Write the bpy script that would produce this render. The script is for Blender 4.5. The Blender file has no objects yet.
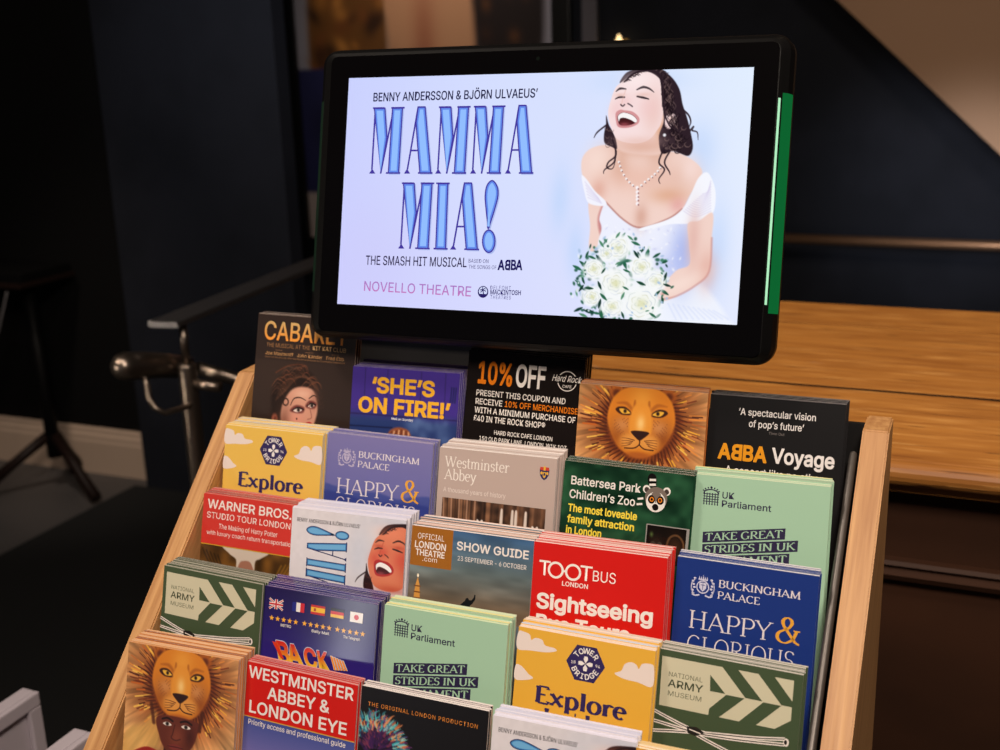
import bpy, bmesh, math, random, os
import numpy as np
from mathutils import Matrix, Vector

# ------------------------------------------------------------------ camera, world, light, exposure
SC = bpy.context.scene
COL = SC.collection
H = 1.16                                   # height of the rack's middle tier above the floor
CAMPOS = (0.2362, -0.7238, 0.3422 + H)
cam_d = bpy.data.cameras.new('camera')
cam = bpy.data.objects.new('camera', cam_d)
COL.objects.link(cam)
cam.location = CAMPOS
cam.rotation_euler = (1.29580, 0.0308, 0.3991)
cam_d.sensor_width = 36.0
cam_d.lens = 41.563
cam_d.clip_start = 0.02
cam_d.dof.use_dof = True
cam_d.dof.focus_distance = 0.86
cam_d.dof.aperture_fstop = 8.5
SC.camera = cam

SC.view_settings.view_transform = 'Standard'
SC.view_settings.look = 'None'
SC.view_settings.exposure = 0.0
SC.view_settings.gamma = 1.0
SC.view_settings.use_curve_mapping = False

wd = bpy.data.worlds.new('room_air')
SC.world = wd
wd.use_nodes = True
wd.node_tree.nodes['Background'].inputs[0].default_value = (0.75, 0.80, 1.0, 1)
wd.node_tree.nodes['Background'].inputs[1].default_value = 0.012


def aim(o, to):
    o.rotation_euler = (Vector(to) - o.location).to_track_quat('-Z', 'Y').to_euler()


def area(name, loc, to, sx, sy, power, col, spread=180):
    d = bpy.data.lights.new(name, 'AREA')
    d.shape = 'RECTANGLE'
    d.size, d.size_y = sx, sy
    d.energy = power
    d.color = col
    d.spread = math.radians(spread)
    o = bpy.data.objects.new(name, d)
    COL.objects.link(o)
    o.location = loc
    aim(o, to)
    return o


def spot(name, loc, to, power, col, deg, blend=0.6, rad=0.05):
    d = bpy.data.lights.new(name, 'SPOT')
    d.energy = power
    d.color = col
    d.spot_size = math.radians(deg)
    d.spot_blend = blend
    d.shadow_soft_size = rad
    o = bpy.data.objects.new(name, d)
    COL.objects.link(o)
    o.location = loc
    aim(o, to)
    return o


WARM = (1.0, 0.80, 0.60)
area('ceiling_downlight', (0.55, -1.25, 2.75), (-0.1, 0.0, H), 0.45, 0.45, 44, (1.0, 0.86, 0.73))
area('ceiling_downlight', (-0.75, -0.55, 2.9), (-0.12, 0.05, H), 0.30, 0.30, 17, (1.0, 0.86, 0.73))
area('front_left_light', (-1.30, -2.30, 1.12), (-0.15, 0.0, H), 0.11, 0.46, 1.15, (0.92, 0.93, 1.0))  # unseen narrow light, added for the streak on the glossy covers
area('post_highlight_light', (-2.25, -1.35, 1.0), (-1.02, 0.82, 0.98), 0.22, 0.9, 2.0, (1.0, 0.86, 0.70), 60)  # added unseen light that gives the steel posts their highlight
spot('counter_downlight', (0.45, 0.95, 2.9), (0.1, 0.80, 1.1), 66, (1.0, 0.74, 0.48), 50, 0.8, 0.08)
spot('stair_uplight', (0.1, 1.6, 1.35), (0.25, 4.0, 1.75), 12, (1.0, 0.74, 0.52), 46, 0.9, 0.1)
spot('wall_washer', (-1.3, 1.2, 2.85), (-1.88, 2.40, 1.75), 48, (0.86, 0.92, 1.0), 40, 1.0, 0.1)
spot('wall_washer', (0.45, 2.6, 1.02), (0.06, 4.5, 0.86), 60, (0.86, 0.90, 1.0), 40, 1.0, 0.1)
spot('picture_light', (-2.2, 3.7, 2.75), (-2.3, 4.5, 1.65), 42, (1.0, 0.85, 0.72), 75, 1.0, 0.1)
spot('floor_light', (-2.3, 1.3, 2.6), (-2.85, 2.4, 0.1), 66, (1.0, 0.84, 0.70), 34, 1.0, 0.1)
spot('rail_light', (-1.7, -0.2, 2.2), (-1.03, 0.85, 1.05), 60, (1.0, 0.82, 0.66), 36, 1.0, 0.03)


# ------------------------------------------------------------------ helpers
def lin(c):
    c = np.asarray(c, float) / 255.0
    return np.where(c <= 0.04045, c / 12.92, ((c + 0.055) / 1.055) ** 2.4)


def lin4(c):
    return tuple(float(q) for q in lin(c)) + (1.0,)


def tag(o, label=None, cat=None, group=None, kind=None):
    if label:
        o['label'] = label
    if cat:
        o['category'] = cat
    if group:
        o['group'] = group
    if kind:
        o['kind'] = kind
    return o


def empty(name, loc=(0, 0, 0), label=None, cat=None, group=None):
    o = bpy.data.objects.new(name, None)
    COL.objects.link(o)
    o.location = loc
    o.empty_display_size = 0.05
    return tag(o, label, cat, group)


def principled(name, col=(128, 128, 128), rough=0.5, metal=0.0, spec=0.5, coat=0.0, coat_rough=0.1):
    m = bpy.data.materials.new(name)
    m.use_nodes = True
    b = m.node_tree.nodes['Principled BSDF']
    b.inputs['Base Color'].default_value = lin4(col)
    b.inputs['Roughness'].default_value = rough
    b.inputs['Metallic'].default_value = metal
    b.inputs['Specular IOR Level'].default_value = spec
    b.inputs['Coat Weight'].default_value = coat
    b.inputs['Coat Roughness'].default_value = coat_rough
    return m


def noisy(name, c1, c2, scale=(1, 1, 1), nscale=4.0, rough=0.5, metal=0.0, bump=0.0, detail=6, spec=0.5, lo=0.3, hi=0.7, dist=0.0, rot=(0, 0, 0)):
    m = principled(name, c1, rough, metal, spec)
    nt = m.node_tree
    b = nt.nodes['Principled BSDF']
    tc = nt.nodes.new('ShaderNodeTexCoord')
    mp = nt.nodes.new('ShaderNodeMapping')
    mp.vector_type = 'TEXTURE'
    mp.inputs['Scale'].default_value = tuple(1.0 / q for q in scale)
    mp.inputs['Rotation'].default_value = rot
    n = nt.nodes.new('ShaderNodeTexNoise')
    n.inputs['Scale'].default_value = nscale
    n.inputs['Detail'].default_value = detail
    n.inputs['Distortion'].default_value = dist
    r = nt.nodes.new('ShaderNodeValToRGB')
    r.color_ramp.elements[0].position = lo
    r.color_ramp.elements[1].position = hi
    r.color_ramp.elements[0].color = lin4(c1)
    r.color_ramp.elements[1].color = lin4(c2)
    L = nt.links.new
    L(tc.outputs['Object'], mp.inputs[0])
    L(mp.outputs[0], n.inputs['Vector'])
    L(n.outputs[0], r.inputs[0])
    L(r.outputs[0], b.inputs['Base Color'])
    if bump:
        bp = nt.nodes.new('ShaderNodeBump')
        bp.inputs['Strength'].default_value = bump
        bp.inputs['Distance'].default_value = 0.002
        L(n.outputs[0], bp.inputs['Height'])
        L(bp.outputs[0], b.inputs['Normal'])
    return m


def emit(name, col, strength):
    m = bpy.data.materials.new(name)
    m.use_nodes = True
    nt = m.node_tree
    nt.nodes.remove(nt.nodes['Principled BSDF'])
    e = nt.nodes.new('ShaderNodeEmission')
    e.inputs[0].default_value = lin4(col)
    e.inputs[1].default_value = strength
    nt.links.new(e.outputs[0], nt.nodes['Material Output'].inputs[0])
    return m


def link_mesh(name, bm, mat, parent=None, smooth=False):
    me = bpy.data.meshes.new(name)
    bmesh.ops.recalc_face_normals(bm, faces=bm.faces[:])
    bm.to_mesh(me)
    bm.free()
    if smooth:
        me.polygons.foreach_set('use_smooth', [True] * len(me.polygons))
    me.materials.append(mat)
    o = bpy.data.objects.new(name, me)
    COL.objects.link(o)
    if parent is not None:
        o.parent = parent
    return o


def box(bm, x0, x1, y0, y1, z0, z1, bev=0.0, seg=2):
    r = bmesh.ops.create_cube(bm, size=1.0)
    vs = r['verts']
    for v in vs:
        v.co = Vector(((x0 + x1) / 2 + v.co.x * (x1 - x0), (y0 + y1) / 2 + v.co.y * (y1 - y0), (z0 + z1) / 2 + v.co.z * (z1 - z0)))
    if bev:
        es = list({e for v in vs for e in v.link_edges})
        bmesh.ops.bevel(bm, geom=es, offset=bev, segments=seg, affect='EDGES', profile=0.6)


def prism(bm, pts, axis, a0, a1, bev=0.0):
    """extrude a 2D outline along an axis ('x','y','z')"""
    def P(p, a):
        if axis == 'x':
            return (a, p[0], p[1])
        if axis == 'y':
            return (p[0], a, p[1])
        return (p[0], p[1], a)
    A = [bm.verts.new(P(p, a0)) for p in pts]
    B = [bm.verts.new(P(p, a1)) for p in pts]
    fs = [bm.faces.new(A), bm.faces.new(B[::-1])]
    n = len(pts)
    for i in range(n):
        fs.append(bm.faces.new((A[i], B[i], B[(i + 1) % n], A[(i + 1) % n])))
    if bev:
        es = list({e for f in fs for e in f.edges})
        bmesh.ops.bevel(bm, geom=es, offset=bev, segments=2, affect='EDGES')


def tube(bm, pts, rad, seg=14, cap=True, round_end=False):
    pts = [Vector(p) for p in pts]
    rads = [rad] * len(pts) if not hasattr(rad, '__len__') else list(rad)
    if round_end:
        d0 = (pts[0] - pts[1]).normalized()
        r0 = rads[0]
        pre = [(pts[0] + d0 * r0 * math.sin(a), r0 * max(math.cos(a), 0.05)) for a in (1.55, 1.2, 0.85, 0.45)]
        pts = [p for p, _ in pre] + pts
        rads = [q for _, q in pre] + rads
    rings = []
    up = None
    for i, p in enumerate(pts):
        t = ((pts[i + 1] if i + 1 < len(pts) else p) - (pts[i - 1] if i else p)).normalized()
        if up is None:
            up = t.orthogonal().normalized()
        up = (up - t * up.dot(t)).normalized()
        w = t.cross(up)
        rings.append([bm.verts.new(p + (up * math.cos(k * 2 * math.pi / seg) + w * math.sin(k * 2 * math.pi / seg)) * rads[i]) for k in range(seg)])
    for a, b in zip(rings, rings[1:]):
        for k in range(seg):
            bm.faces.new((a[k], a[(k + 1) % seg], b[(k + 1) % seg], b[k]))
    if cap:
        bm.faces.new(rings[0][::-1])
        bm.faces.new(rings[-1])


def rrect(x0, x1, z0, z1, r, n=8):
    pts = []
    for cx, cz, a0 in ((x1 - r, z1 - r, 0), (x0 + r, z1 - r, 90), (x0 + r, z0 + r, 180), (x1 - r, z0 + r, 270)):
        for k in range(n + 1):
            a = math.radians(a0 + 90 * k / n)
            pts.append((cx + r * math.cos(a), cz + r * math.sin(a)))
    return pts


def spline(pts, n=6, closed=True):
    P = np.asarray(pts, float)
    m = len(P)
    out = []
    rng = range(m) if closed else range(m - 1)
    for i in rng:
        if closed:
            p0, p1, p2, p3 = P[i - 1], P[i], P[(i + 1) % m], P[(i + 2) % m]
        else:
            p0, p1, p2, p3 = P[max(i - 1, 0)], P[i], P[i + 1], P[min(i + 2, m - 1)]
        for k in range(n):
            t = k / n
            out.append(0.5 * ((2 * p1) + (p2 - p0) * t + (2 * p0 - 5 * p1 + 4 * p2 - p3) * t * t + (3 * p1 - p0 - 3 * p2 + p3) * t ** 3))
    if not closed:
        out.append(P[-1])
    return np.array(out)


# ------------------------------------------------------------------ painted pictures (printed or shown on a screen)
class Canvas:
    def __init__(s, w, h, res, x0=0.0, y0=0.0):
        s.x0, s.y0, s.w, s.h = x0, y0, w, h
        s.nx, s.ny = int(w * res) + 1, int(h * res) + 1
        s.X, s.Y = np.meshgrid(x0 + np.linspace(0, w, s.nx), y0 + np.linspace(0, h, s.ny))
        s.C = np.zeros((s.ny, s.nx, 3))
        s.px = 1.0 / res

    def _win(s, lo, hi):
        i0 = max(int((lo[0] - s.x0) / s.w * (s.nx - 1)) - 1, 0)
        i1 = min(int((hi[0] - s.x0) / s.w * (s.nx - 1)) + 3, s.nx)
        j0 = max(int((lo[1] - s.y0) / s.h * (s.ny - 1)) - 1, 0)
        j1 = min(int((hi[1] - s.y0) / s.h * (s.ny - 1)) + 3, s.ny)
        if i0 >= i1 or j0 >= j1:
            return None
        return slice(j0, j1), slice(i0, i1)

    def _mix(s, w, a, col):
        a = a[..., None]
        s.C[w] = s.C[w] * (1 - a) + np.asarray(col, float) * a

    def fill(s, pts, col, soft=None, alpha=1.0, smooth=True):
        P = spline(pts) if smooth else np.asarray(pts, float)
        soft = soft or s.px * 1.2
        w = s._win(P.min(0) - soft, P.max(0) + soft)
        if w is None:
            return
        X, Y = s.X[w], s.Y[w]
        inside = np.zeros(X.shape, bool)
        d2 = np.full(X.shape, 1e12)
        for a, b in zip(P, np.roll(P, -1, 0)):
            c = ((a[1] > Y) != (b[1] > Y))
            den = b[1] - a[1]
            if abs(den) > 1e-12:
                inside ^= c & (X < (b[0] - a[0]) * (Y - a[1]) / den + a[0])
            e = b - a
            L = e @ e
            if L < 1e-14:
                continue
            t = np.clip(((X - a[0]) * e[0] + (Y - a[1]) * e[1]) / L, 0, 1)
            d2 = np.minimum(d2, (X - a[0] - t * e[0]) ** 2 + (Y - a[1] - t * e[1]) ** 2)
        sd = np.where(inside, -1, 1) * np.sqrt(d2)
        s._mix(w, np.clip(0.5 - sd / soft, 0, 1) * alpha, col)

    def line(s, pts, wid, col, soft=None, alpha=1.0, smooth=True):
        P = spline(pts, 5, False) if smooth and len(pts) > 2 else np.asarray(pts, float)
        W = np.full(len(P), wid) if not hasattr(wid, '__len__') else np.interp(np.linspace(0, 1, len(P)), np.linspace(0, 1, len(wid)), wid)
        soft = soft or s.px * 1.2
        m = W.max() + soft
        w = s._win(P.min(0) - m, P.max(0) + m)
        if w is None:
            return
        X, Y = s.X[w], s.Y[w]
        cov = np.zeros(X.shape)
        for i in range(len(P) - 1):
            a, b = P[i], P[i + 1]
            e = b - a
            L = max(e @ e, 1e-12)
            t = np.clip(((X - a[0]) * e[0] + (Y - a[1]) * e[1]) / L, 0, 1)
            d = np.sqrt((X - a[0] - t * e[0]) ** 2 + (Y - a[1] - t * e[1]) ** 2)
            cov = np.maximum(cov, np.clip(0.5 - (d - (W[i] + (W[i + 1] - W[i]) * t) / 2) / soft, 0, 1))
        s._mix(w, cov * alpha, col)

    def blob(s, cx, cy, rx, ry, col, alpha=1.0, hard=2.0, ang=0.0):
        m = max(rx, ry) * (3.0 if hard <= 2 else 1.6)
        w = s._win((cx - m, cy - m), (cx + m, cy + m))
        if w is None:
            return
        X, Y = s.X[w] - cx, s.Y[w] - cy
        c, n = math.cos(ang), math.sin(ang)
        q = ((X * c + Y * n) / rx) ** 2 + ((-X * n + Y * c) / ry) ** 2
        s._mix(w, np.exp(-np.minimum(q ** (hard / 2), 40)) * alpha, col)


def noise2(X, Y, seed, fx, fy):
    r = np.random.RandomState(seed)
    g = r.rand(64, 64)
    x, y = X * fx, Y * fy
    i, j = np.floor(x).astype(int), np.floor(y).astype(int)
    u, v = x - i, y - j
    u, v = u * u * (3 - 2 * u), v * v * (3 - 2 * v)
    G = lambda a, b: g[a % 64, b % 64]
    return (G(i, j) * (1 - u) + G(i + 1, j) * u) * (1 - v) + (G(i, j + 1) * (1 - u) + G(i + 1, j + 1) * u) * v


# ------------------------------------------------------------------ lettering
FONTS = {}


def fnt(name):
    if name not in FONTS:
        f = None
        if name:
            try:
                f = bpy.data.fonts.load(os.path.join(bpy.utils.resource_path('LOCAL'), 'datafiles', 'fonts', name))
            except Exception:
                f = None
        FONTS[name] = f
    return FONTS[name]


GLY = {}


def sans(s, bold=0.0, font='Inter.woff2', shear=0.0, space=1.0, res=3):
    """outline of a line of sans-serif text: (verts Nx2 with cap height 1, faces)"""
    key = (s, bold, font, shear, space)
    if key in GLY:
        return GLY[key]

    def mk(t):
        c = bpy.data.curves.new('t', 'FONT')
        c.body = t
        f = fnt(font)
        if f:
            c.font = f
        c.resolution_u = res
        c.shear = shear
        c.space_character = space
        o = bpy.data.objects.new('t', c)
        COL.objects.link(o)
        bpy.context.view_layer.update()
        dg = bpy.context.evaluated_depsgraph_get()
        me = bpy.data.meshes.new_from_object(o.evaluated_get(dg))
        n = len(me.vertices)
        co = np.zeros(n * 3)
        me.vertices.foreach_get('co', co)
        fs = [tuple(p.vertices) for p in me.polygons]
        bpy.data.objects.remove(o)
        bpy.data.curves.remove(c)
        bpy.data.meshes.remove(me)
        return co.reshape(-1, 3)[:, :2], fs
    h = mk('H')[0]
    cap = h[:, 1].max() - h[:, 1].min()
    base = h[:, 1].min()
    v, f = mk(s)
    v = (v - [0, base]) / cap
    D = [0] * len(v)
    if bold > 0 and len(v):
        cnt = {}
        for q in f:
            for k in range(len(q)):
                e = (q[k], q[(k + 1) % len(q)])
                cnt.setdefault((min(e), max(e)), []).append(e)
        V, F = [tuple(q) for q in v], list(f)
        for e in cnt.values():
            if len(e) != 1:
                continue
            a, b = v[e[0][0]], v[e[0][1]]
            d = b - a
            L = math.hypot(*d)
            if L < 1e-6:
                continue
            d = d / L * bold
            m = np.array((-d[1], d[0]))
            d = d * .7
            n0 = len(V)
            V += [tuple(q) for q in (a - d + m, b + d + m, b + d - m, a - d - m)]
            F.append((n0, n0 + 1, n0 + 2, n0 + 3))
            D += [1 + (len(F) * 5) % 11] * 4
        v, f = np.array(V), F
    v = np.column_stack([v, D])
    GLY[key] = (v, f)
    return v, f


def arc(cx, cy, rx, ry, a0, a1, n=10):
    return [(cx + rx * math.cos(math.radians(a0 + (a1 - a0) * k / n)), cy + ry * math.sin(math.radians(a0 + (a1 - a0) * k / n))) for k in range(n + 1)]


# roman glyph skeletons: (advance, strokes, serifs [x, y, half length]); a broad pen gives thick uprights and thin bars
RO = {
 'A': (.92, [[(.08, 0), (.45, 1)], [(.42, 1), (.84, 0)], [(.22, .34), (.68, .34)]], [(.09, 0, .13), (.83, 0, .13)]),
 'B': (.80, [[(.18, 0), (.18, 1)], [(.18, 1), (.42, 1)] + arc(.42, .76, .24, .24, 90, -90) + [(.18, .52)], [(.42, .52)] + arc(.44, .26, .28, .26, 90, -90) + [(.18, 0)]], [(.14, 0, .1), (.14, 1, .1)]),
 'C': (.86, [arc(.48, .5, .38, .5, 42, 318, 18)], []),
 'D': (.94, [[(.18, 0), (.18, 1)], [(.18, 1), (.40, 1)] + arc(.42, .5, .42, .5, 90, -90, 16) + [(.18, 0)]], [(.14, 0, .1), (.14, 1, .1)]),
 'E': (.74, [[(.18, 0), (.18, 1)], [(.18, 1), (.64, 1), (.65, .86)], [(.18, .52), (.54, .52)], [(.18, 0), (.66, 0), (.68, .16)]], [(.14, 0, .1), (.14, 1, .1)]),
 'G': (.94, [arc(.48, .5, .38, .5, 42, 300, 18) + [(.78, .08)], [(.78, .06), (.78, .42)]], [(.78, .42, .13)]),
 'H': (1.0, [[(.18, 0), (.18, 1)], [(.80, 0), (.80, 1)], [(.18, .52), (.80, .52)]], [(.18, 0, .14), (.18, 1, .14), (.80, 0, .14), (.80, 1, .14)]),
 'I': (.40, [[(.2, 0), (.2, 1)]], [(.2, 0, .14), (.2, 1, .14)]),
 'K': (.90, [[(.18, 0), (.18, 1)], [(.74, 1), (.22, .46)], [(.36, .58), (.80, 0)]], [(.18, 0, .14), (.18, 1, .14), (.74, 1, .12), (.80, 0, .12)]),
 'L': (.74, [[(.18, 0), (.18, 1)], [(.18, 0), (.64, 0), (.68, .2)]], [(.14, 0, .1), (.18, 1, .14)]),
 'M': (1.16, [[(.17, 0), (.20, 1)], [(.20, 1), (.57, .05)], [(.57, .05), (.95, 1)], [(.95, 1), (.99, 0)]], [(.17, 0, .13), (.17, 1, .1), (.99, 0, .13), (.98, 1, .1)]),
 'N': (1.0, [[(.18, 0), (.18, 1)], [(.18, 1), (.82, 0)], [(.82, 0), (.82, 1)]], [(.18, 0, .12), (.14, 1, .1), (.82, 1, .12)]),
 'O': (.98, [arc(.49, .5, .40, .5, 0, 360, 24)], []),
 'P': (.76, [[(.18, 0), (.18, 1)], [(.18, 1), (.42, 1)] + arc(.42, .73, .27, .27, 90, -90) + [(.18, .46)]], [(.18, 0, .14), (.14, 1, .1)]),
 'R': (.86, [[(.18, 0), (.18, 1)], [(.18, 1), (.40, 1)] + arc(.40, .75, .26, .25, 90, -90) + [(.18, .5)], [(.38, .5), (.80, 0)]], [(.18, 0, .14), (.14, 1, .1), (.82, 0, .08)]),
 'S': (.66, [[(.56, .84), (.54, .94)] + arc(.34, .76, .22, .24, 60, 270, 12)[1:-1] + arc(.32, .27, .25, .27, 80, -145, 12) + [(.08, .18)]], []),
 'T': (.82, [[(.41, 0), (.41, 1)], [(.06, .82), (.08, 1), (.74, 1), (.76, .82)]], [(.41, 0, .14)]),
 'U': (.96, [[(.18, 1), (.18, .36)] + arc(.48, .33, .30, .33, 180, 360, 14) + [(.78, 1)]], [(.18, 1, .14), (.78, 1, .12)]),
 'W': (1.3, [[(.08, 1), (.38, 0)], [(.38, 0), (.64, .95)], [(.62, 1), (.92, 0)], [(.92, 0), (1.2, 1)]], [(.08, 1, .12), (.62, 1, .1), (1.2, 1, .1)]),
 'Y': (.86, [[(.08, 1), (.43, .46)], [(.43, .46), (.78, 1)], [(.43, 0), (.43, .48)]], [(.08, 1, .12), (.78, 1, .11), (.43, 0, .14)]),
 '&': (1.0, [[(.90, .0), (.74, .08), (.30, .66)] + arc(.42, .82, .17, .18, 200, -20, 10) + [(.50, .62), (.24, .46)] + arc(.34, .24, .26, .24, 130, 300, 10) + [(.66, .16), (.78, .50)], [(.66, .52), (.90, .52)]], []),
 'a': (.60, [[(.10, .55)] + arc(.27, .48, .19, .2, 120, 0, 8) + [(.46, .08), (.56, .02)], arc(.26, .19, .2, .2, 60, 330, 12)], []),
 'b': (.70, [[(.16, 0), (.16, 1.06)], arc(.37, .33, .25, .35, 150, -150, 16)], [(.11, 1.06, .08)]),
 'd': (.72, [[(.54, 0), (.54, 1.06)], arc(.33, .33, .25, .35, 30, 330, 16)], [(.49, 1.06, .08), (.58, 0, .08)]),
 'e': (.62, [[(.08, .38), (.54, .38)] + arc(.32, .34, .24, .34, 10, 310, 16)], []),
 'h': (.74, [[(.16, 0), (.16, 1.06)], [(.16, .48)] + arc(.37, .46, .2, .22, 150, 0, 8) + [(.57, 0)]], [(.11, 1.06, .08), (.16, 0, .12), (.57, 0, .12)]),
 'i': (.36, [[(.18, 0), (.18, .68)], [(.14, .94), (.22, .94)], [(.14, .90), (.22, .90)], [(.14, .98), (.22, .98)]], [(.18, 0, .12), (.13, .68, .08)]),
 'l': (.36, [[(.18, 0), (.18, 1.06)]], [(.18, 0, .12), (.13, 1.06, .08)]),
 'm': (1.08, [[(.16, 0), (.16, .68)], [(.16, .46)] + arc(.34, .46, .18, .22, 150, 0, 8) + [(.52, 0)], [(.52, .46)] + arc(.71, .46, .18, .22, 150, 0, 8) + [(.89, 0)]], [(.11, .68, .08), (.16, 0, .12), (.52, 0, .11), (.89, 0, .12)]),
 'n': (.74, [[(.16, 0), (.16, .68)], [(.16, .46)] + arc(.37, .46, .2, .22, 150, 0, 8) + [(.57, 0)]], [(.11, .68, .08), (.16, 0, .12), (.57, 0, .12)]),
 'o': (.70, [arc(.35, .34, .27, .35, 0, 360, 20)], []),
 'p': (.72, [[(.16, -.32), (.16, .68)], arc(.37, .33, .26, .35, 150, -150, 16)], [(.11, .68, .08), (.16, -.32, .13)]),
 'r': (.52, [[(.16, 0), (.16, .68)], [(.16, .44), (.26, .62), (.38, .68), (.46, .62), (.46, .58)]], [(.11, .68, .08), (.16, 0, .13)]),
 's': (.52, [[(.44, .52)] + arc(.27, .51, .17, .17, 30, 260, 10) + arc(.26, .17, .19, .18, 75, -150, 10)], []),
 't': (.44, [[(.18, .92), (.18, .14), (.24, .02), (.38, .03)], [(.06, .66), (.38, .66)]], []),
 'x': (.70, [[(.10, .68), (.58, 0)], [(.56, .68), (.10, 0)]], [(.10, .68, .11), (.57, .68, .10), (.10, 0, .10), (.58, 0, .11)]),
 'y': (.66, [[(.08, .68), (.34, .02)], [(.58, .68), (.28, -.2), (.14, -.32), (.06, -.28)]], [(.08, .68, .11), (.58, .68, .10)]),
 ' ': (.36, [], []), "'": (.2, [[(.1, .8), (.12, 1)]], []),
}


def roman(s, thick=0.15, thin=0.06, ser=1.0, track=0.0):
    V, F, LV = [], [], []

    def strip(pts):
        P = np.asarray(pts, float)
        keep = [0] + [i for i in range(1, len(P)) if np.hypot(*(P[i] - P[i - 1])) > 1e-4]
        P = P[keep]
        if len(P) < 2:
            return
        T = np.gradient(P, axis=0)
        T /= np.maximum(np.hypot(T[:, 0], T[:, 1]), 1e-9)[:, None]
        w = 0.5 * (thin + (thick - thin) * np.abs(T[:, 1]) ** 1.5)
        # a right-leaning diagonal is a thin stroke
        if len(P) == 2 and T[0][0] * T[0][1] > 0.08:
            w = w * 0 + 0.5 * (thin * 1.2)
        N = np.stack([-T[:, 1], T[:, 0]], 1)
        b = len(V)
        lev = (len(F) * 3) % 11
        for p, n, q in zip(P, N, w):
            V.append(p + n * q)
            V.append(p - n * q)
            LV.extend((lev, lev))
        for i in range(len(P) - 1):
            F.append((b + 2 * i, b + 2 * i + 1, b + 2 * i + 3, b + 2 * i + 2))
    x = 0.0
    for ch in s:
        adv, st, se = RO.get(ch, RO[' '])
        for q in st:
            strip([(x + a, b) for a, b in q])
        for sx, sy, hl in se:
            b = len(V)
            up = -1 if sy > 0.3 else 1
            h = thin * 0.95 * ser
            for dx, dy in ((-hl, 0), (hl, 0), (hl, h), (-hl, h)):
                V.append(np.array((x + sx + dx, sy + dy * up)))
            LV.extend([(len(F) * 3) % 11] * 4)
            F.append((b, b + 1, b + 2, b + 3))
        x += adv + track
    V = np.array(V)
    return np.column_stack([V, np.array(LV)]), F


# display letters with fat stems and hairlines, as on the big sign: filled polygons plus hairlines (cap height 1)
DISP = {
 'M': (.56, [[(.085, .97), (.235, .97), (.270, .54), (.185, .03)], [(.375, .97), (.515, .97), (.465, .02), (.320, .02)]],
       [[(.09, .97), (.045, .06)], [(.185, .0), (.385, .97)], [(.05, .985), (.24, .985)], [(.345, .985), (.56, .985)], [(.27, .01), (.50, .01)]], [[(0, 0), (.05, .075), (.10, 0)]]),
 'A': (.50, [[(.225, .98), (.320, .98), (.420, .02), (.265, .02), (.225, .42), (.195, .76)]],
       [[(.215, .98), (.055, .06)], [(.10, .345), (.225, .345)], [(.205, .99), (.325, .99)], [(.225, .01), (.46, .01)]], [[(0, 0), (.05, .075), (.10, 0)]]),
 'I': (.26, [[(.075, .97), (.205, .97), (.18, .02), (.045, .02)]], [[(.03, .985), (.245, .985)], [(0, .01), (.225, .01)]], []),
 '!': (.24, [list(map(tuple, spline([(.155, 1.02), (.225, .93), (.235, .8), (.19, .62), (.125, .42), (.10, .34), (.095, .42), (.07, .62), (.055, .8), (.08, .95)], 5))),
             [(.11 + .088 * math.cos(a), .135 + .155 * math.sin(a)) for a in np.linspace(0, 2 * math.pi, 24)[:-1]]], [], []),
 ' ': (.2, [], [], []),
}


def display(s):
    """returns (outline polys, fill polys, line quads) in cap units"""
    out, fill, hair = [], [], []
    x = 0.0
    for ch in s:
        adv, polys, lines, feet = DISP[ch]
        for p in polys:
            P = np.array(p) + (x, 0)
            fill.append(P)
            out.append(grow(P, 0.020))
        for a, b in lines:
            a, b = np.array(a) + (x, 0), np.array(b) + (x, 0)
            t = (b - a) / np.hypot(*(b - a))
            n = np.array((-t[1], t[0])) * 0.013
            hair.append(np.array([a + n, b + n, b - n, a - n]))
        for p in feet:
            hair.append(np.array(p) + (x, 0))
        x += adv
    return out, fill, hair, x


def grow(P, d):
    """offset a polygon outward by d (negative shrinks)"""
    P = np.asarray(P, float)
    A = 0.5 * np.sum(P[:, 0] * np.roll(P[:, 1], -1) - np.roll(P[:, 0], -1) * P[:, 1])
    s = 1 if A > 0 else -1
    e1 = P - np.roll(P, 1, 0)
    e2 = np.roll(P, -1, 0) - P
    e1 /= np.maximum(np.hypot(e1[:, 0], e1[:, 1]), 1e-9)[:, None]
    e2 /= np.maximum(np.hypot(e2[:, 0], e2[:, 1]), 1e-9)[:, None]
    n1 = np.stack([e1[:, 1], -e1[:, 0]], 1) * s
    n2 = np.stack([e2[:, 1], -e2[:, 0]], 1) * s
    b = n1 + n2
    b /= np.maximum(np.sum(b * n1, 1), 0.35)[:, None]
    return P + b * d


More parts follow.
